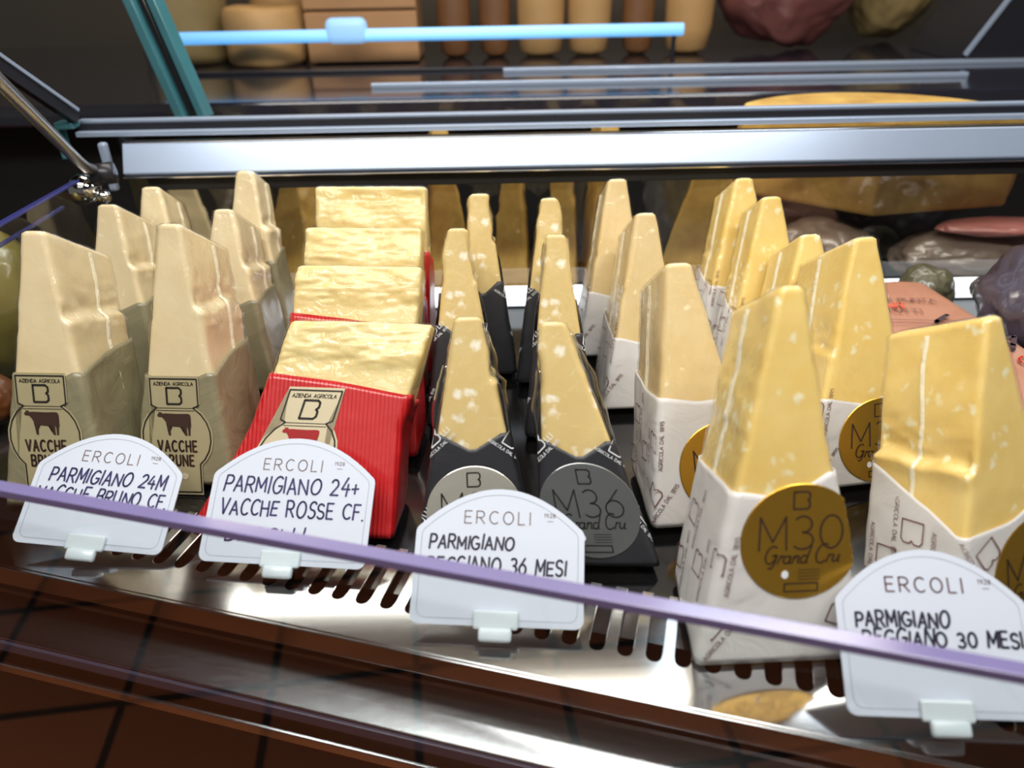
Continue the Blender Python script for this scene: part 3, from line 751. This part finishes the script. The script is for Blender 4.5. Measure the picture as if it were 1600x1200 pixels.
def place(name, base, lean, yaw, label, group):
    Mx = Matrix.Translation((base[0], base[1], 0.0046 if base[2] is None else base[2])) @ Matrix.Rotation(radians(yaw), 4, 'Z') @ Matrix.Rotation(radians(-lean), 4, 'X')
    return empty(name, None, label, 'cheese', group, Mx)

def wedge(kind, x, y, H, lean, yaw, label, seed, W=0.105, t=0.018, D=0.085, hem=None, notch=(0.003, 0.003), notch_h=0.6, wav=0.0012, seams=(), cm=None, ts=0.25, sk=0.0, **kw):
    root = place('cheese_wedge', (x, y, None), lean, yaw, label, {'green': 'olive wrapped wedges', 'black': 'black wrapped wedges', 'white': 'white wrapped wedges', 'red': 'red wrapped wedges'}[kind])
    p = Pack(H, W, t, D, lean, kw.get('shape', 'cut_sides'), seed, kw.get('d_top'), kw.get('flare', 0.0), notch, notch_h, wav)
    p.ts = ts; p.sk = sk; p.hem = max(hem); p.hemf = max(hem[0:3])
    link_bm('cheese', p.cheese_mesh(), M[cm or 'cheese_'+kind], root, True)
    link_bm('clear_film', p.film_mesh(), M['wrap_film_red' if kind == 'red' else 'wrap_film'], root, True)
    wr = link_bm('paper_wrapper', p.wrap_mesh(hem), M['paper_'+kind], root, True)
    md = wr.modifiers.new('thick', 'SOLIDIFY'); md.thickness = 0.0004; md.offset = 1
    for sg, fr_, a, b in seams: seam(p, sg, fr_, a*H, b*H, root)
    return root, p, wr

GH = (0.49, 0.45, 0.50, 0.55, 0.58, 0.55, 0.53, 0.50)
KH = (0.52, 0.45, 0.52, 0.62, 0.68, 0.6, 0.68, 0.62)
WH = (0.37, 0.335, 0.39, 0.42, 0.5, 0.5, 0.46, 0.39)
# olive paper, two rows at the left
for i, (x, y, H, ln, yw, lab, front) in enumerate([
    (-0.378, 0.506, 0.225, 20, -4, 'olive paper wrapped cheese wedge at far left front, its cow label read in full', True),
    (-0.398, 0.680, 0.195, 20, -2, 'olive wrapped wedge directly behind the far left front one, with a deep notch', False),
    (-0.391, 0.779, 0.185, 20, 2, 'rearmost olive wrapped wedge of the far left row, next to the chrome ball clamp', False),
    (-0.282, 0.533, 0.220, 20, -4, 'front olive wrapped wedge beside the red pack, cow label half behind a price card', True),
    (-0.291, 0.693, 0.185, 22, -2, 'middle olive wrapped wedge of the row next to the red packs', False),
    (-0.296, 0.788, 0.198, 20, -4, 'tallest rearmost olive wrapped wedge, next to the back red pack', False)]):
    r, p, wr = wedge('green', x, y, H, ln, yw, lab, 10+i*3, W=(0.090, 0.088, 0.088, 0.085, 0.092, 0.088)[i], t=0.019, D=(0.083, 0.074, 0.066, 0.083, 0.068, 0.045)[i], hem=GH if i != 3 else tuple(q - 0.06 for q in GH), notch=(0.0015, 0.0075), notch_h=0.66, wav=0.0009, seams=((1, 0.62, 0.40, 0.97),))
    if front: churn_label(p, r, -0.004, 0.072 if i == 0 else 0.054, 0.00126, M['label_olive'], M['ink_brown'], ('VACCHE', 'BRUNE'))
# red paper
RH = (0.74, 0.71, 0.66, 0.6, 0.6, 0.6, 0.68, 0.74)
for i, (x, y, H, ln, yw, lab) in enumerate([
    (-0.131, 0.461, 0.170, 36, -6, 'frontmost red paper wrapped cheese with a cream churn label and red cow'),
    (-0.146, 0.572, 0.172, 32, -5, 'second red wrapped cheese, leaning right behind the labelled red one'),
    (-0.152, 0.648, 0.180, 28, -5, 'third red wrapped cheese from the front, in front of the rearmost tall one'),
    (-0.148, 0.723, 0.195, 20, -4, 'rearmost tallest red wrapped cheese, its top just under the rear rail')]):
    r, p, wr = wedge('red', x, y, H, ln, yw, lab, 40+i*5, W=(0.118, 0.116, 0.114, 0.116)[i], t=0.116, D=0.058, d_top=0.02, flare=(0.042, 0.02, 0, 0)[i], hem=RH, shape='cut_front', ts=0.0, sk=(0.27, 0.06, 0, 0)[i])
    if i == 0: churn_label(p, r, -0.016, 0.073, 0.00133, M['label_cream'], M['ink_red'], None)
# black paper, two rows in the middle
for i, (x, y, H, ln, yw, lab) in enumerate([
    (-0.029, 0.436, 0.180, 22, 2, 'black wrapped wedge with a bright silver label at the front, right of the red pack'),
    (-0.044, 0.618, 0.185, 20, 4, 'middle wedge of the left black wrapped row, beside the red packs'),
    (-0.027, 0.716, 0.188, 18, 3, 'rearmost wedge of the left black wrapped row'),
    (0.027, 0.425, 0.180, 22, -2, 'front black wrapped wedge with smoky dark label, left of the white packs'),
    (0.038, 0.595, 0.185, 20, -3, 'middle wedge of the right black wrapped row'),
    (0.038, 0.696, 0.188, 18, -3, 'rearmost wedge of the right black wrapped row')]):
    r, p, wr = wedge('black', x, y, H, ln, yw, lab, 70+i*7, W=(0.086, 0.070, 0.062, 0.084, 0.063, 0.062)[i], t=0.018, D=(0.08, 0.07, 0.066, 0.068, 0.07, 0.066)[i], hem=KH, notch=(0.0055, 0.0065), notch_h=0.70 if i < 3 else 0.64, wav=0.0030, seams=(), sk=(0, 0, 0, -0.20, -0.04, 0)[i])
    if i in (0, 3):
        film_flap(p, 1, 0.5*H, 0.95*H, r); film_flap(p, -1, 0.5*H, 0.8*H, r)
        round_label(p, r, '36', M['silver'] if i == 0 else M['silver_dark'], (0.034 if i == 0 else 0.042), 0.036, 0.0)
    wrap_print(p, wr, [(0, -0.026, 0.088, 0.011, 40), (0, 0.026, 0.084, 0.011, -35), (1, 0.03, 0.09, 0.012, 30), (-1, 0.03, 0.09, 0.012, -20), (0, 0.038, 0.034, 0.011, -60), (0, -0.039, 0.026, 0.011, 60)], M['ink_white'], word='LLI')
# white paper
wl = [
    ('pale', 0.132, 0.466, 0.205, 22, 4, 'white wrapped wedge with half hidden gold label, next to the right black row', 1),
    ('pale', 0.132, 0.643, 0.188, 20, 2, 'middle white wrapped wedge of the row next to the black ones', 0),
    ('pale', 0.116, 0.754, 0.190, 18, 0, 'rearmost white wrapped wedge of the row next to the black ones', 0),
    ('white', 0.168, 0.335, 0.238, 20, 2, 'large white wrapped wedge at the front whose whole gold label is in view', 1),
    ('white', 0.294, 0.515, 0.205, 20, 8, 'tall yellow white wrapped wedge standing behind the broad one at the right front', 1),
    ('white', 0.283, 0.614, 0.175, 22, 4, 'shorter white wrapped wedge tucked behind the tall yellow wedge', 0),
    ('white', 0.270, 0.698, 0.185, 20, 4, 'white wrapped wedge second from the back in the right hand row', 0),
    ('white', 0.262, 0.772, 0.184, 20, 4, 'rearmost white wrapped wedge of the right hand row', 0),
    ('white', 0.333, 0.362, 0.208, 22, 23, 'broad white wrapped wedge turned sideways at the right front, with a dented cut face', 1)]
for i, (cm, x, y, H, ln, yw, lab, lb) in enumerate(wl):
    last = i == 8
    r, p, wr = wedge('white', x, y, H, ln, yw, lab, 130+i*6, W=(0.093, 0.082, 0.080, 0.106, 0.104, 0.1, 0.1, 0.1, 0.112)[i], t=0.019 if i not in (3, 8) else 0.014, D=(0.08, 0.08, 0.07, 0.078, 0.082, 0.066, 0.052, 0.06, 0.076)[i], sk=-0.12 if i == 0 else 0.0, ts=0.18 if last else 0.28, hem=(0.50, 0.48, 0.49, 0.5, 0.55, 0.55, 0.55, 0.5) if i == 0 else WH if i not in (3, 8) else (0.475, 0.455, 0.52, 0.52, 0.5, 0.5, 0.46, 0.47) if i == 3 else (0.345, 0.345, 0.40, 0.42, 0.46, 0.46, 0.46, 0.40),
                     notch=((0.003, 0.001), (0.002, 0.001), (0.002, 0.001), (0.002, 0.0015), (0.007, 0.001), (0.002, 0.001), (0.002, 0.001), (0.004, 0.001), (0.010, 0.001))[i], notch_h=0.56, wav=0.0010 if i != 3 else 0.0016, seams=((-1, 0.55, 0.36, 0.97),), cm='cheese_pale' if cm == 'pale' else 'cheese_white')
    if lb: round_label(p, r, '30', M['gold'], (0.042, 0, 0, 0.080, 0.037, 0, 0, 0, 0.030)[i], (0.0375 if i == 3 else 0.036 if i == 4 else 0.040), (0.018, 0, 0, 0.009, 0.012, 0, 0, 0, 0.020)[i])
    wrap_print(p, wr, [(-1, 0.022, 0.055, 0.016, 90), (-1, 0.05, 0.08, 0.016, 85), (-1, 0.062, 0.045, 0.016, 95), (0, -0.041, 0.022, 0.015, 50), (0, -0.038, 0.066, 0.015, 80), (0, 0.043, 0.028, 0.015, 70)] if not last else
               [(-1, 0.045, 0.066, 0.017, -90), (-1, 0.014, 0.048, 0.017, -90), (0, -0.03, 0.052, 0.017, -60), (-1, 0.08, 0.044, 0.016, -90)], M['ink_wine'], width=0.0009)

# ------------------------------------------------------------------ handwritten price cards
def card_outline(w, h, r=0.006, sh=0.72, inset=0.0):
    hw = w/2 - inset; b = inset; sy = h*sh - inset*0.4; top = h - inset
    pts = arc(-hw + r, b + r, r, r, 180, 270, 5) + arc(hw - r, b + r, r, r, 270, 360, 5)
    pts += arc(hw - r*0.8, sy - r, r*0.8, r, 0, 55, 4)
    n = 18; x1 = hw - r*0.8 + r*0.8*cos(radians(55)); y1 = sy - r + r*sin(radians(55))
    for i in range(1, n): 
        t = i/n; x = x1 - 2*x1*t; pts.append((x, y1 + (top - y1)*(1 - (x/x1)**2)))
    pts += arc(-hw + r*0.8, sy - r, r*0.8, r, 125, 180, 4)
    return pts
def price_card(x, y, yaw, lean, w, h, label, lines, ercoli, ink, seed, pen=0.0015, roll=0.0):
    Mx = Matrix.Translation((x, y, 0.012)) @ Matrix.Rotation(radians(yaw), 4, 'Z') @ Matrix.Rotation(radians(-lean), 4, 'X') @ Matrix.Rotation(radians(-roll), 4, 'Y')
    root = empty('price_card', None, label, 'price card', 'handwritten price cards', Mx)
    fn = lambda u, v, lift=0.0: Vector((u, -0.0009 - lift, v))
    bm = bmesh.new(); poly = card_outline(w, h)
    T = Matrix(((1, 0, 0, 0), (0, 0, 1, 0), (0, 1, 0, 0), (0, 0, 0, 1)))
    add_prism(bm, poly, -0.0009, 0.0004, T); link_bm('card', bm, M['card'], root)
    q = card_outline(w, h, inset=0.0042); strokes_obj('border_line', [q + [q[0]]], 0.00035, fn, M['ink_line'], root, 0.0002)
    strokes_obj('shop_name', moved(text_strokes('ERCOLI', 0.0085, 4.2), -0.002, h*0.735), 0.0010 if ercoli is M['ink_bordeaux'] else 0.0008, fn, ercoli, root, 0.0003)
    yr = moved(text_strokes('1928', 0.0026, 3.0), 0.034, h*0.735 + 0.0055) + [[(0.0325, h*0.735 + 0.0028), (0.0365, h*0.735 + 0.0028)]]
    strokes_obj('year_print', yr, 0.00035, fn, ercoli, root, 0.0003)
    bm = bmesh.new()
    for k, (s, lx, ly, hh, sl, wd) in enumerate(lines):
        st = text_strokes(s, hh, 2.4, sl, 0.09, seed+k, center=False, wscale=0.92)
        mxx = max(px for q in st for px, py in q)
        st = [[(lx + px*wd/mxx, ly + py) for px, py in q] for q in st]
        add_strokes(bm, st, pen, fn, 0.0003)
    link_bm('handwriting', bm, ink, root, recalc=False)
    # clear foot that clips the card to the tray
    bm = bmesh.new()
    add_box(bm, (0, -0.0025, 0.004), (0.030, 0.004, 0.012), 0.0015)
    hd = link_bm('holder_clip', bm, M['holder'], root)
    bm = bmesh.new(); add_box(bm, (0, -0.0035, -0.0055), (0.022, 0.006, 0.009), 0.002); 
    link_bm('holder_foot', bm, M['holder'], hd, True)
    return root
price_card(-0.325, 0.444, -2.0, 54, 0.118, 0.092, 'leftmost white price card, handwritten for 24 month brown cow cheese, before the olive packs',
           [('PARMIGIANO 24M', -0.046, 0.0500, 0.0105, 0.12, 0.094), ('VACCHE BRUNO CF.', -0.052, 0.0350, 0.0105, 0.12, 0.104)], M['ink_grey'], M['ink_pen'], 3, roll=-5.0)
price_card(-0.172, 0.422, -6.0, 50, 0.126, 0.096, 'white price card handwritten in blue for red cow cheese, standing before the red pack',
           [('PARMIGIANO 24+', -0.053, 0.0530, 0.0118, 0.05, 0.104), ('VACCHE ROSSE CF.', -0.053, 0.0355, 0.0112, 0.05, 0.110), ('DI COLLI', -0.045, 0.0160, 0.0105, 0.08, 0.06)], M['ink_grey'], M['ink_pen'], 11)
price_card(-0.014, 0.360, -4.6, 50, 0.116, 0.092, 'white price card in the middle before the black packs, handwritten for 36 months',
           [('PARMIGIANO', -0.048, 0.0500, 0.0092, 0.06, 0.058), ('REGGIANO 36 MESI', -0.048, 0.0345, 0.0095, 0.06, 0.094)], M['ink_grey'], M['ink_pen_black'], 21)
price_card(0.247, 0.285, -3.4, 50, 0.112, 0.096, 'rightmost white price card cut off by the frame, handwritten for 30 months',
           [('PARMIGIANO', -0.045, 0.0500, 0.0088, 0.06, 0.055), ('REGGIANO 30 MESI', -0.042, 0.0395, 0.0088, 0.06, 0.092)], M['ink_bordeaux'], M['ink_pen_black'], 31, 0.0016)

# ------------------------------------------------------------------ neighbours on the deck
# pink paper bag at the right
bag = empty('paper_bag', (0.425, 0.66, 0.0), 'pink kraft paper bag with dark and orange print, lying behind the white packs at right', 'bag')
def blob_box(c, s, m, name, parent, bev=0.012, nz=0.003, seed=0, rot=0.0):
    bm = bmesh.new(); add_box(bm, (0, 0, 0), s, bev, 3)
    bmesh.ops.subdivide_edges(bm, edges=bm.edges, cuts=3, use_grid_fill=True)
    for v in bm.verts:
        v.co += Vector((noise.noise(v.co*26 + Vector((seed, 0, 0))), noise.noise(v.co*26 + Vector((0, seed, 0))), noise.noise(v.co*26 + Vector((0, 0, seed)))))*nz
        v.co = Matrix.Rotation(radians(rot), 4, 'Z') @ v.co + Vector(c)
    return link_bm(name, bm, m, parent, True)
bg = blob_box((0, 0, 0.034), (0.125, 0.30, 0.060), M['kraft'], 'bag_body', bag, seed=3)
bag.rotation_euler.z = radians(6)
bfn = lambda u, v, lift=0.0: Vector((u, v, 0.0665 + lift))
bt = lambda s, h, x, y, rot, tr=2.2: moved(text_strokes(s, h, tr), x, y, rot)
strokes_obj('small_print', bt('PANE', 0.010, -0.02, 0.115, -12) + bt('DI PUNTA', 0.009, 0.008, 0.085, -12) + bt('TUTTI', 0.010, -0.012, 0.06, -12) + [[(-0.05, 0.05), (0.03, 0.033)], [(-0.05, 0.042), (0.03, 0.025)]], 0.0011, bfn, M['ink_wine'], bg)
strokes_obj('orange_print', bt('PINT', 0.012, -0.02, 0.072, -12) + [arc(0.045, -0.055, 0.014, 0.010, 0, 360, 18)], 0.0026, bfn, M['ink_orange'], bg, 0.0003)
strokes_obj('dark_print', bt('UNA', 0.030, 0.020, 0.0, -58), 0.0048, bfn, M['ink_plum'], bg, 0.0004)
def lump(name, c, s, m, label, cat, seed, group=None, nz=0.14, rot=(0, 0, 0)):
    bm = bmesh.new(); bmesh.ops.create_icosphere(bm, subdivisions=5, radius=1.0)
    for v in bm.verts:
        k = 1 + nz*noise.noise(v.co*1.6 + Vector((seed, 0, 0))) + nz*0.35*noise.noise(v.co*5 + Vector((seed, 2, 0)))
        v.co = Vector((v.co.x*s[0]*k, v.co.y*s[1]*k, v.co.z*s[2]*k))
    o = link_bm(name, bm, m, None, True); o.location = c; o.rotation_euler = tuple(radians(a) for a in rot)
    tag(o, label, cat, group); return o
lump('wrapped_salami', (0.585, 0.735, 0.062), (0.082, 0.095, 0.058), M['salami'], 'dark purple salami in crinkled clear film at the right edge', 'salami', 4)
lump('olive_cheese', (0.505, 0.862, 0.030), (0.033, 0.03, 0.030), M['olive'], 'small olive green rinded cheese behind the pink bag', 'cheese', 9)
# beyond the left end glass
lump('waxed_cheese', (-0.575, 0.775, 0.073), (0.07, 0.07, 0.085), M['wax'], 'round yellow green waxed cheese beyond the left end glass', 'cheese', 14, nz=0.05)
lump('orange_cheese', (-0.545, 0.665, 0.014), (0.05, 0.032, 0.030), M['orange'], 'orange rinded cheese below the waxed one at the left edge', 'cheese', 17, nz=0.08)
bm = bmesh.new(); add_box(bm, (-0.595, 0.785, -0.03), (0.21, 0.32, 0.02), 0.003); o = link_bm('side_shelf', bm, M['black_matt']); tag(o, 'black shelf beyond the left end glass, carrying waxed cheeses', 'shelf')

# ------------------------------------------------------------------ behind the rear glass
bm = bmesh.new(); add_box(bm, (0.3, 1.075, -0.045), (1.9, 0.24, 0.03), 0.003); o = link_bm('rear_shelf', bm, M['black_matt']); tag(o, 'dark low shelf behind the rear glass, holding unlabelled cheeses', 'shelf')
def rear_wedge(px, H, W, D, yaw, label, seed, lean=14, y=1.0, m='cheese_dull', t=0.02):
    Mx = Matrix.Translation((px, y, -0.029)) @ Matrix.Rotation(radians(yaw), 4, 'Z') @ Matrix.Rotation(radians(-lean), 4, 'X')
    p = Pack(H, W, t, D, lean, 'cut_sides', seed, None, 0.0, (0.003, 0.003), 0.6, 0.0016); p.ts = 0.2
    o = link_bm('cheese_wedge', p.cheese_mesh(36), M[m], None, True); o.matrix_world = Mx
    tag(o, label, 'cheese', 'film wrapped wedges behind the rear glass'); return o
for a in [(-0.43, 0.20, 0.09, 0.06, 20, 'pale film wrapped wedge behind the rear glass, above the far left olive row', 201, 14, 1.0, 'cheese_green'),
          (-0.315, 0.19, 0.11, 0.06, -30, 'brownish wedge behind the rear glass, left of the red packs', 205),
          (-0.08, 0.235, 0.064, 0.06, 10, 'narrow golden wedge behind the rear glass, above the left black row', 209),
          (0.0, 0.20, 0.055, 0.055, -6, 'yellow wedge behind the rear glass, between the two black rows', 213),
          (0.067, 0.215, 0.055, 0.055, -8, 'golden wedge behind the rear glass, above the right black row', 217),
          (0.145, 0.24, 0.075, 0.06, 8, 'brown gold wedge behind the rear glass, left of the big yellow one', 221),
          (0.262, 0.21, 0.13, 0.07, -20, 'big broad yellow wedge in film behind the rear glass', 225)]:
    rear_wedge(*a)
bm = bmesh.new(); add_box(bm, (0, 0, 0.0), (0.12, 0.1, 0.012), 0.003); o = link_bm('paper_packet', bm, M['brown']); o.location = (0.39, 1.15, 0.035); o.rotation_euler = (radians(-4), radians(12), radians(-25)); tag(o, 'reddish brown flat packet behind the rear glass, beside the big yellow wedge', 'packet')  # solid slab added in place of the pink bag's mirror image
# cut cheese wheel and hams at the right
def wheel_sector(r, h, a0, a1, n=26):
    poly = [(0, 0)] + [(r*cos(radians(a0+(a1-a0)*i/n)), r*sin(radians(a0+(a1-a0)*i/n))) for i in range(n+1)]
    bm = bmesh.new(); add_prism(bm, poly, 0, h); return bm
cw = empty('cut_cheese', (0.48, 0.985, 0.080), 'large cut yellow cheese piece on the hams behind the rear glass at the upper right', 'cheese')
o = link_bm('cheese_body', wheel_sector(0.20, 0.125, 10, 140), M['cheese_dull'], cw)
bv = o.modifiers.new('bev', 'BEVEL'); bv.width = 0.006; bv.segments = 3; bv.limit_method = 'ANGLE'
bm = bmesh.new()
prof = [(0.2015, 0.014), (0.204, 0.03), (0.2045, 0.062), (0.204, 0.09), (0.2015, 0.112)]
prev = None
for i in range(41):
    a = radians(11 + 128*i/40); ring = [bm.verts.new((r_*cos(a), r_*sin(a), z_)) for r_, z_ in prof]
    if prev:
        for k in range(4): bm.faces.new((prev[k], prev[k+1], ring[k+1], ring[k]))
    prev = ring
o = link_bm('rind', bm, M['rind'], cw, True); md = o.modifiers.new('thick', 'SOLIDIFY'); md.thickness = 0.002
lump('wrapped_ham', (0.43, 1.02, 0.022), (0.078, 0.055, 0.043), M['ham'], 'grey brown ham in clear film left of the cut wheel, behind the rear glass', 'ham', 31)
lump('wrapped_ham', (0.63, 1.0, 0.016), (0.105, 0.05, 0.038), M['ham'], 'long grey ham in glossy film below the cut wheel, behind the rear glass', 'ham', 35)
lump('wrapped_ham', (0.85, 1.01, 0.025), (0.095, 0.055, 0.046), M['ham'], 'grey ham at the right edge behind the rear glass', 'ham', 39)
lump('sliced_ham', (0.655, 0.985, 0.064), (0.085, 0.03, 0.010), M['pink'], 'pink cut ham piece lying on the long grey ham', 'ham', 42, nz=0.1)

# ------------------------------------------------------------------ back counter and shelves
bc = empty('back_counter', (0, 1.5, -0.95), 'dark glossy back counter with steel track lines behind the display case', 'counter')
def bpart(name, bm, m):
    o = link_bm(name, bm, m, bc); o.matrix_parent_inverse = Matrix.Translation((0, -1.5, 0.95)); return o
bm = bmesh.new(); add_box(bm, (0.1, 1.59, 0.19), (2.9, 0.80, 0.03), 0.004); bpart('worktop', bm, M['worktop'])
bm = bmesh.new(); add_box(bm, (0.1, 1.62, -0.39), (2.9, 0.70, 1.12)); bpart('cabinet_base', bm, M['black_matt'])
bm = bmesh.new(); add_box(bm, (0.26, 1.30, 0.2085), (0.95, 0.010, 0.007), 0.001); bpart('steel_track', bm, M['alu'])
bm = bmesh.new(); add_box(bm, (0.62, 1.44, 0.2085), (1.25, 0.012, 0.007), 0.001); bpart('steel_track', bm, M['alu'])
bm = bmesh.new(); add_box(bm, (-0.1, 1.47, 0.208), (1.0, 0.012, 0.006), 0.001); bpart('steel_track', bm, M['charcoal'])
# blue lit tube lamp
tl = empty('tube_lamp', (-0.08, 1.49, 0.264), 'glowing light blue tube lamp running across the back counter', 'lamp')
bm = bmesh.new(); add_tube(bm, [(-0.545, 0, 0.0), (0.395, 0, 0.0)], 0.0105, 16); link_bm('tube', bm, M['led_blue'], tl, True)
bm = bmesh.new(); add_box(bm, (-0.20, 0.0, 0.008), (0.072, 0.03, 0.042), 0.012, 3); link_bm('lamp_clip', bm, M['led_clip'], tl, True)
for sx in (-0.56, 0.38):
    bm = bmesh.new(); add_tube(bm, [(sx, 0, -0.0575), (sx, 0, -0.008)], 0.004, 10); link_bm('lamp_leg', bm, M['charcoal'], tl)
# cheeses, crates and hams standing on the back counter
def on_counter(name, bm, m, loc, label, cat, smooth=True, group=None):
    o = link_bm(name, bm, m, None, smooth); o.location = loc; tag(o, label, cat, group); return o
def drum(r, h, seed, nz=0.006):
    bm = bmesh.new(); prof = [(r*0.4, 0), (r*0.93, 0), (r, h*0.08), (r*1.02, h*0.3), (r*1.03, h*0.5), (r*1.02, h*0.7), (r, h*0.92), (r*0.93, h), (r*0.4, h)]
    add_lathe(bm, prof, 40, None, nz, seed); return bm
Z = 0.206
on_counter('cheese_drum', drum(0.085, 0.18, 1), M['rind_olive'], (-0.63, 1.66, Z), 'leftmost olive brown cheese drum on the back counter', 'cheese', group='cheeses on the back counter')
on_counter('cheese_drum', drum(0.075, 0.10, 5), M['rind'], (-0.46, 1.62, Z), 'lower tan cheese drum left of the wooden crate', 'cheese', group='cheeses on the back counter')
on_counter('cheese_drum', drum(0.07, 0.20, 8), M['rind'], (-0.46, 1.79, Z), 'tall tan cheese drum behind the lower one by the crate', 'cheese', group='cheeses on the back counter')
cr = empty('wooden_crate', (-0.27, 1.66, Z), 'slatted wooden crate standing on the back counter behind the blue lamp', 'crate')
for k in range(4):
    bm = bmesh.new(); add_box(bm, (0, -0.07, 0.022 + k*0.046), (0.21, 0.010, 0.040), 0.002); link_bm('slat', bm, M['wood'], cr)
bm = bmesh.new(); add_box(bm, (0, 0.0, 0.095), (0.205, 0.13, 0.186), 0.002); link_bm('crate_body', bm, M['wood'], cr)
for k, (x, r, h, m, lab) in enumerate([(-0.10, 0.032, 0.26, 'brown', 'brown cased sausage standing just right of the crate'), (-0.02, 0.030, 0.25, 'brown', 'second brown cased sausage from the crate'),
                                  (0.07, 0.045, 0.24, 'rind', 'tan cased cheese among the brown sausages'), (0.165, 0.042, 0.25, 'rind', 'second tan cased cheese, right of the first among the sausages'),
                                  (0.26, 0.03, 0.25, 'brown', 'brown cased sausage at the right end of the standing row'), (0.36, 0.045, 0.23, 'rind', 'golden cased cheese near the right end of the blue lamp')]):
    bm = bmesh.new(); prof = [(r*0.5, 0), (r*0.9, h*0.04), (r, h*0.2), (r*1.05, h*0.5), (r, h*0.8), (r*0.8, h*0.95), (r*0.3, h)]
    add_lathe(bm, prof, 24, None, 0.004, k*3); on_counter('cased_cheese' if m == 'rind' else 'cased_sausage', bm, M[m], (x, 1.66, Z), lab, 'cheese' if m == 'rind' else 'sausage', group='standing sausages and cheeses')
lump('cured_ham', (0.56, 1.70, Z+0.142), (0.14, 0.09, 0.14), M['wine'], 'reddish brown cured ham on the back counter, left of the black scale', 'ham', 51)
lump('cured_ham', (0.80, 1.78, Z+0.135), (0.09, 0.08, 0.13), M['rind_olive'], 'dark olive ham beside the black scale on the back counter', 'ham', 55)
sc = empty('shop_scale', (1.0, 1.55, Z), 'black shop scale on the back counter at the upper right', 'scale')
bm = bmesh.new(); add_prism(bm, [(-0.20, 0), (0.26, 0), (0.26, 0.24), (-0.06, 0.24)], -0.10, 0.10, Matrix.Rotation(pi/2, 4, 'X')); link_bm('scale_body', bm, M['charcoal'], sc)
bm = bmesh.new(); bar_between(bm, (-0.196, -0.105, 0.012), (-0.065, -0.105, 0.24), 0.004, 0.008, 0.0005); link_bm('edge_trim', bm, M['alu'], sc)
bm = bmesh.new(); add_box(bm, (0.1, -0.104, 0.19), (0.16, 0.006, 0.07), 0.002); link_bm('crimson_panel', bm, M['crimson'], sc)
# teal edged sliding glass panel at the upper left
sp = empty('sliding_glass_panel', (-0.43, 1.10, 0.206), 'upright sliding glass panel with teal polished edge at the upper left', 'glass panel')
for dx, w, m in ((-0.012, 0.014, 'glass_teal'), (0.006, 0.008, 'black_gloss'), (0.018, 0.012, 'glass_teal')):
    bm = bmesh.new(); bar_between(bm, (dx, 0, -0.004), (dx-0.085, 0.03, 0.30), 0.02, w, 0.001)
    link_bm('teal_edge' if m == 'glass_teal' else 'edge_gasket', bm, M[m], sp)
bm = bmesh.new(); add_prism(bm, [(-0.02, 0), (-0.105, 0.30), (-0.5, 0.30), (-0.5, 0)], -0.008, -0.004, Matrix.Rotation(pi/2, 4, 'X')); link_bm('pane', bm, M['glass_rear'], sp)
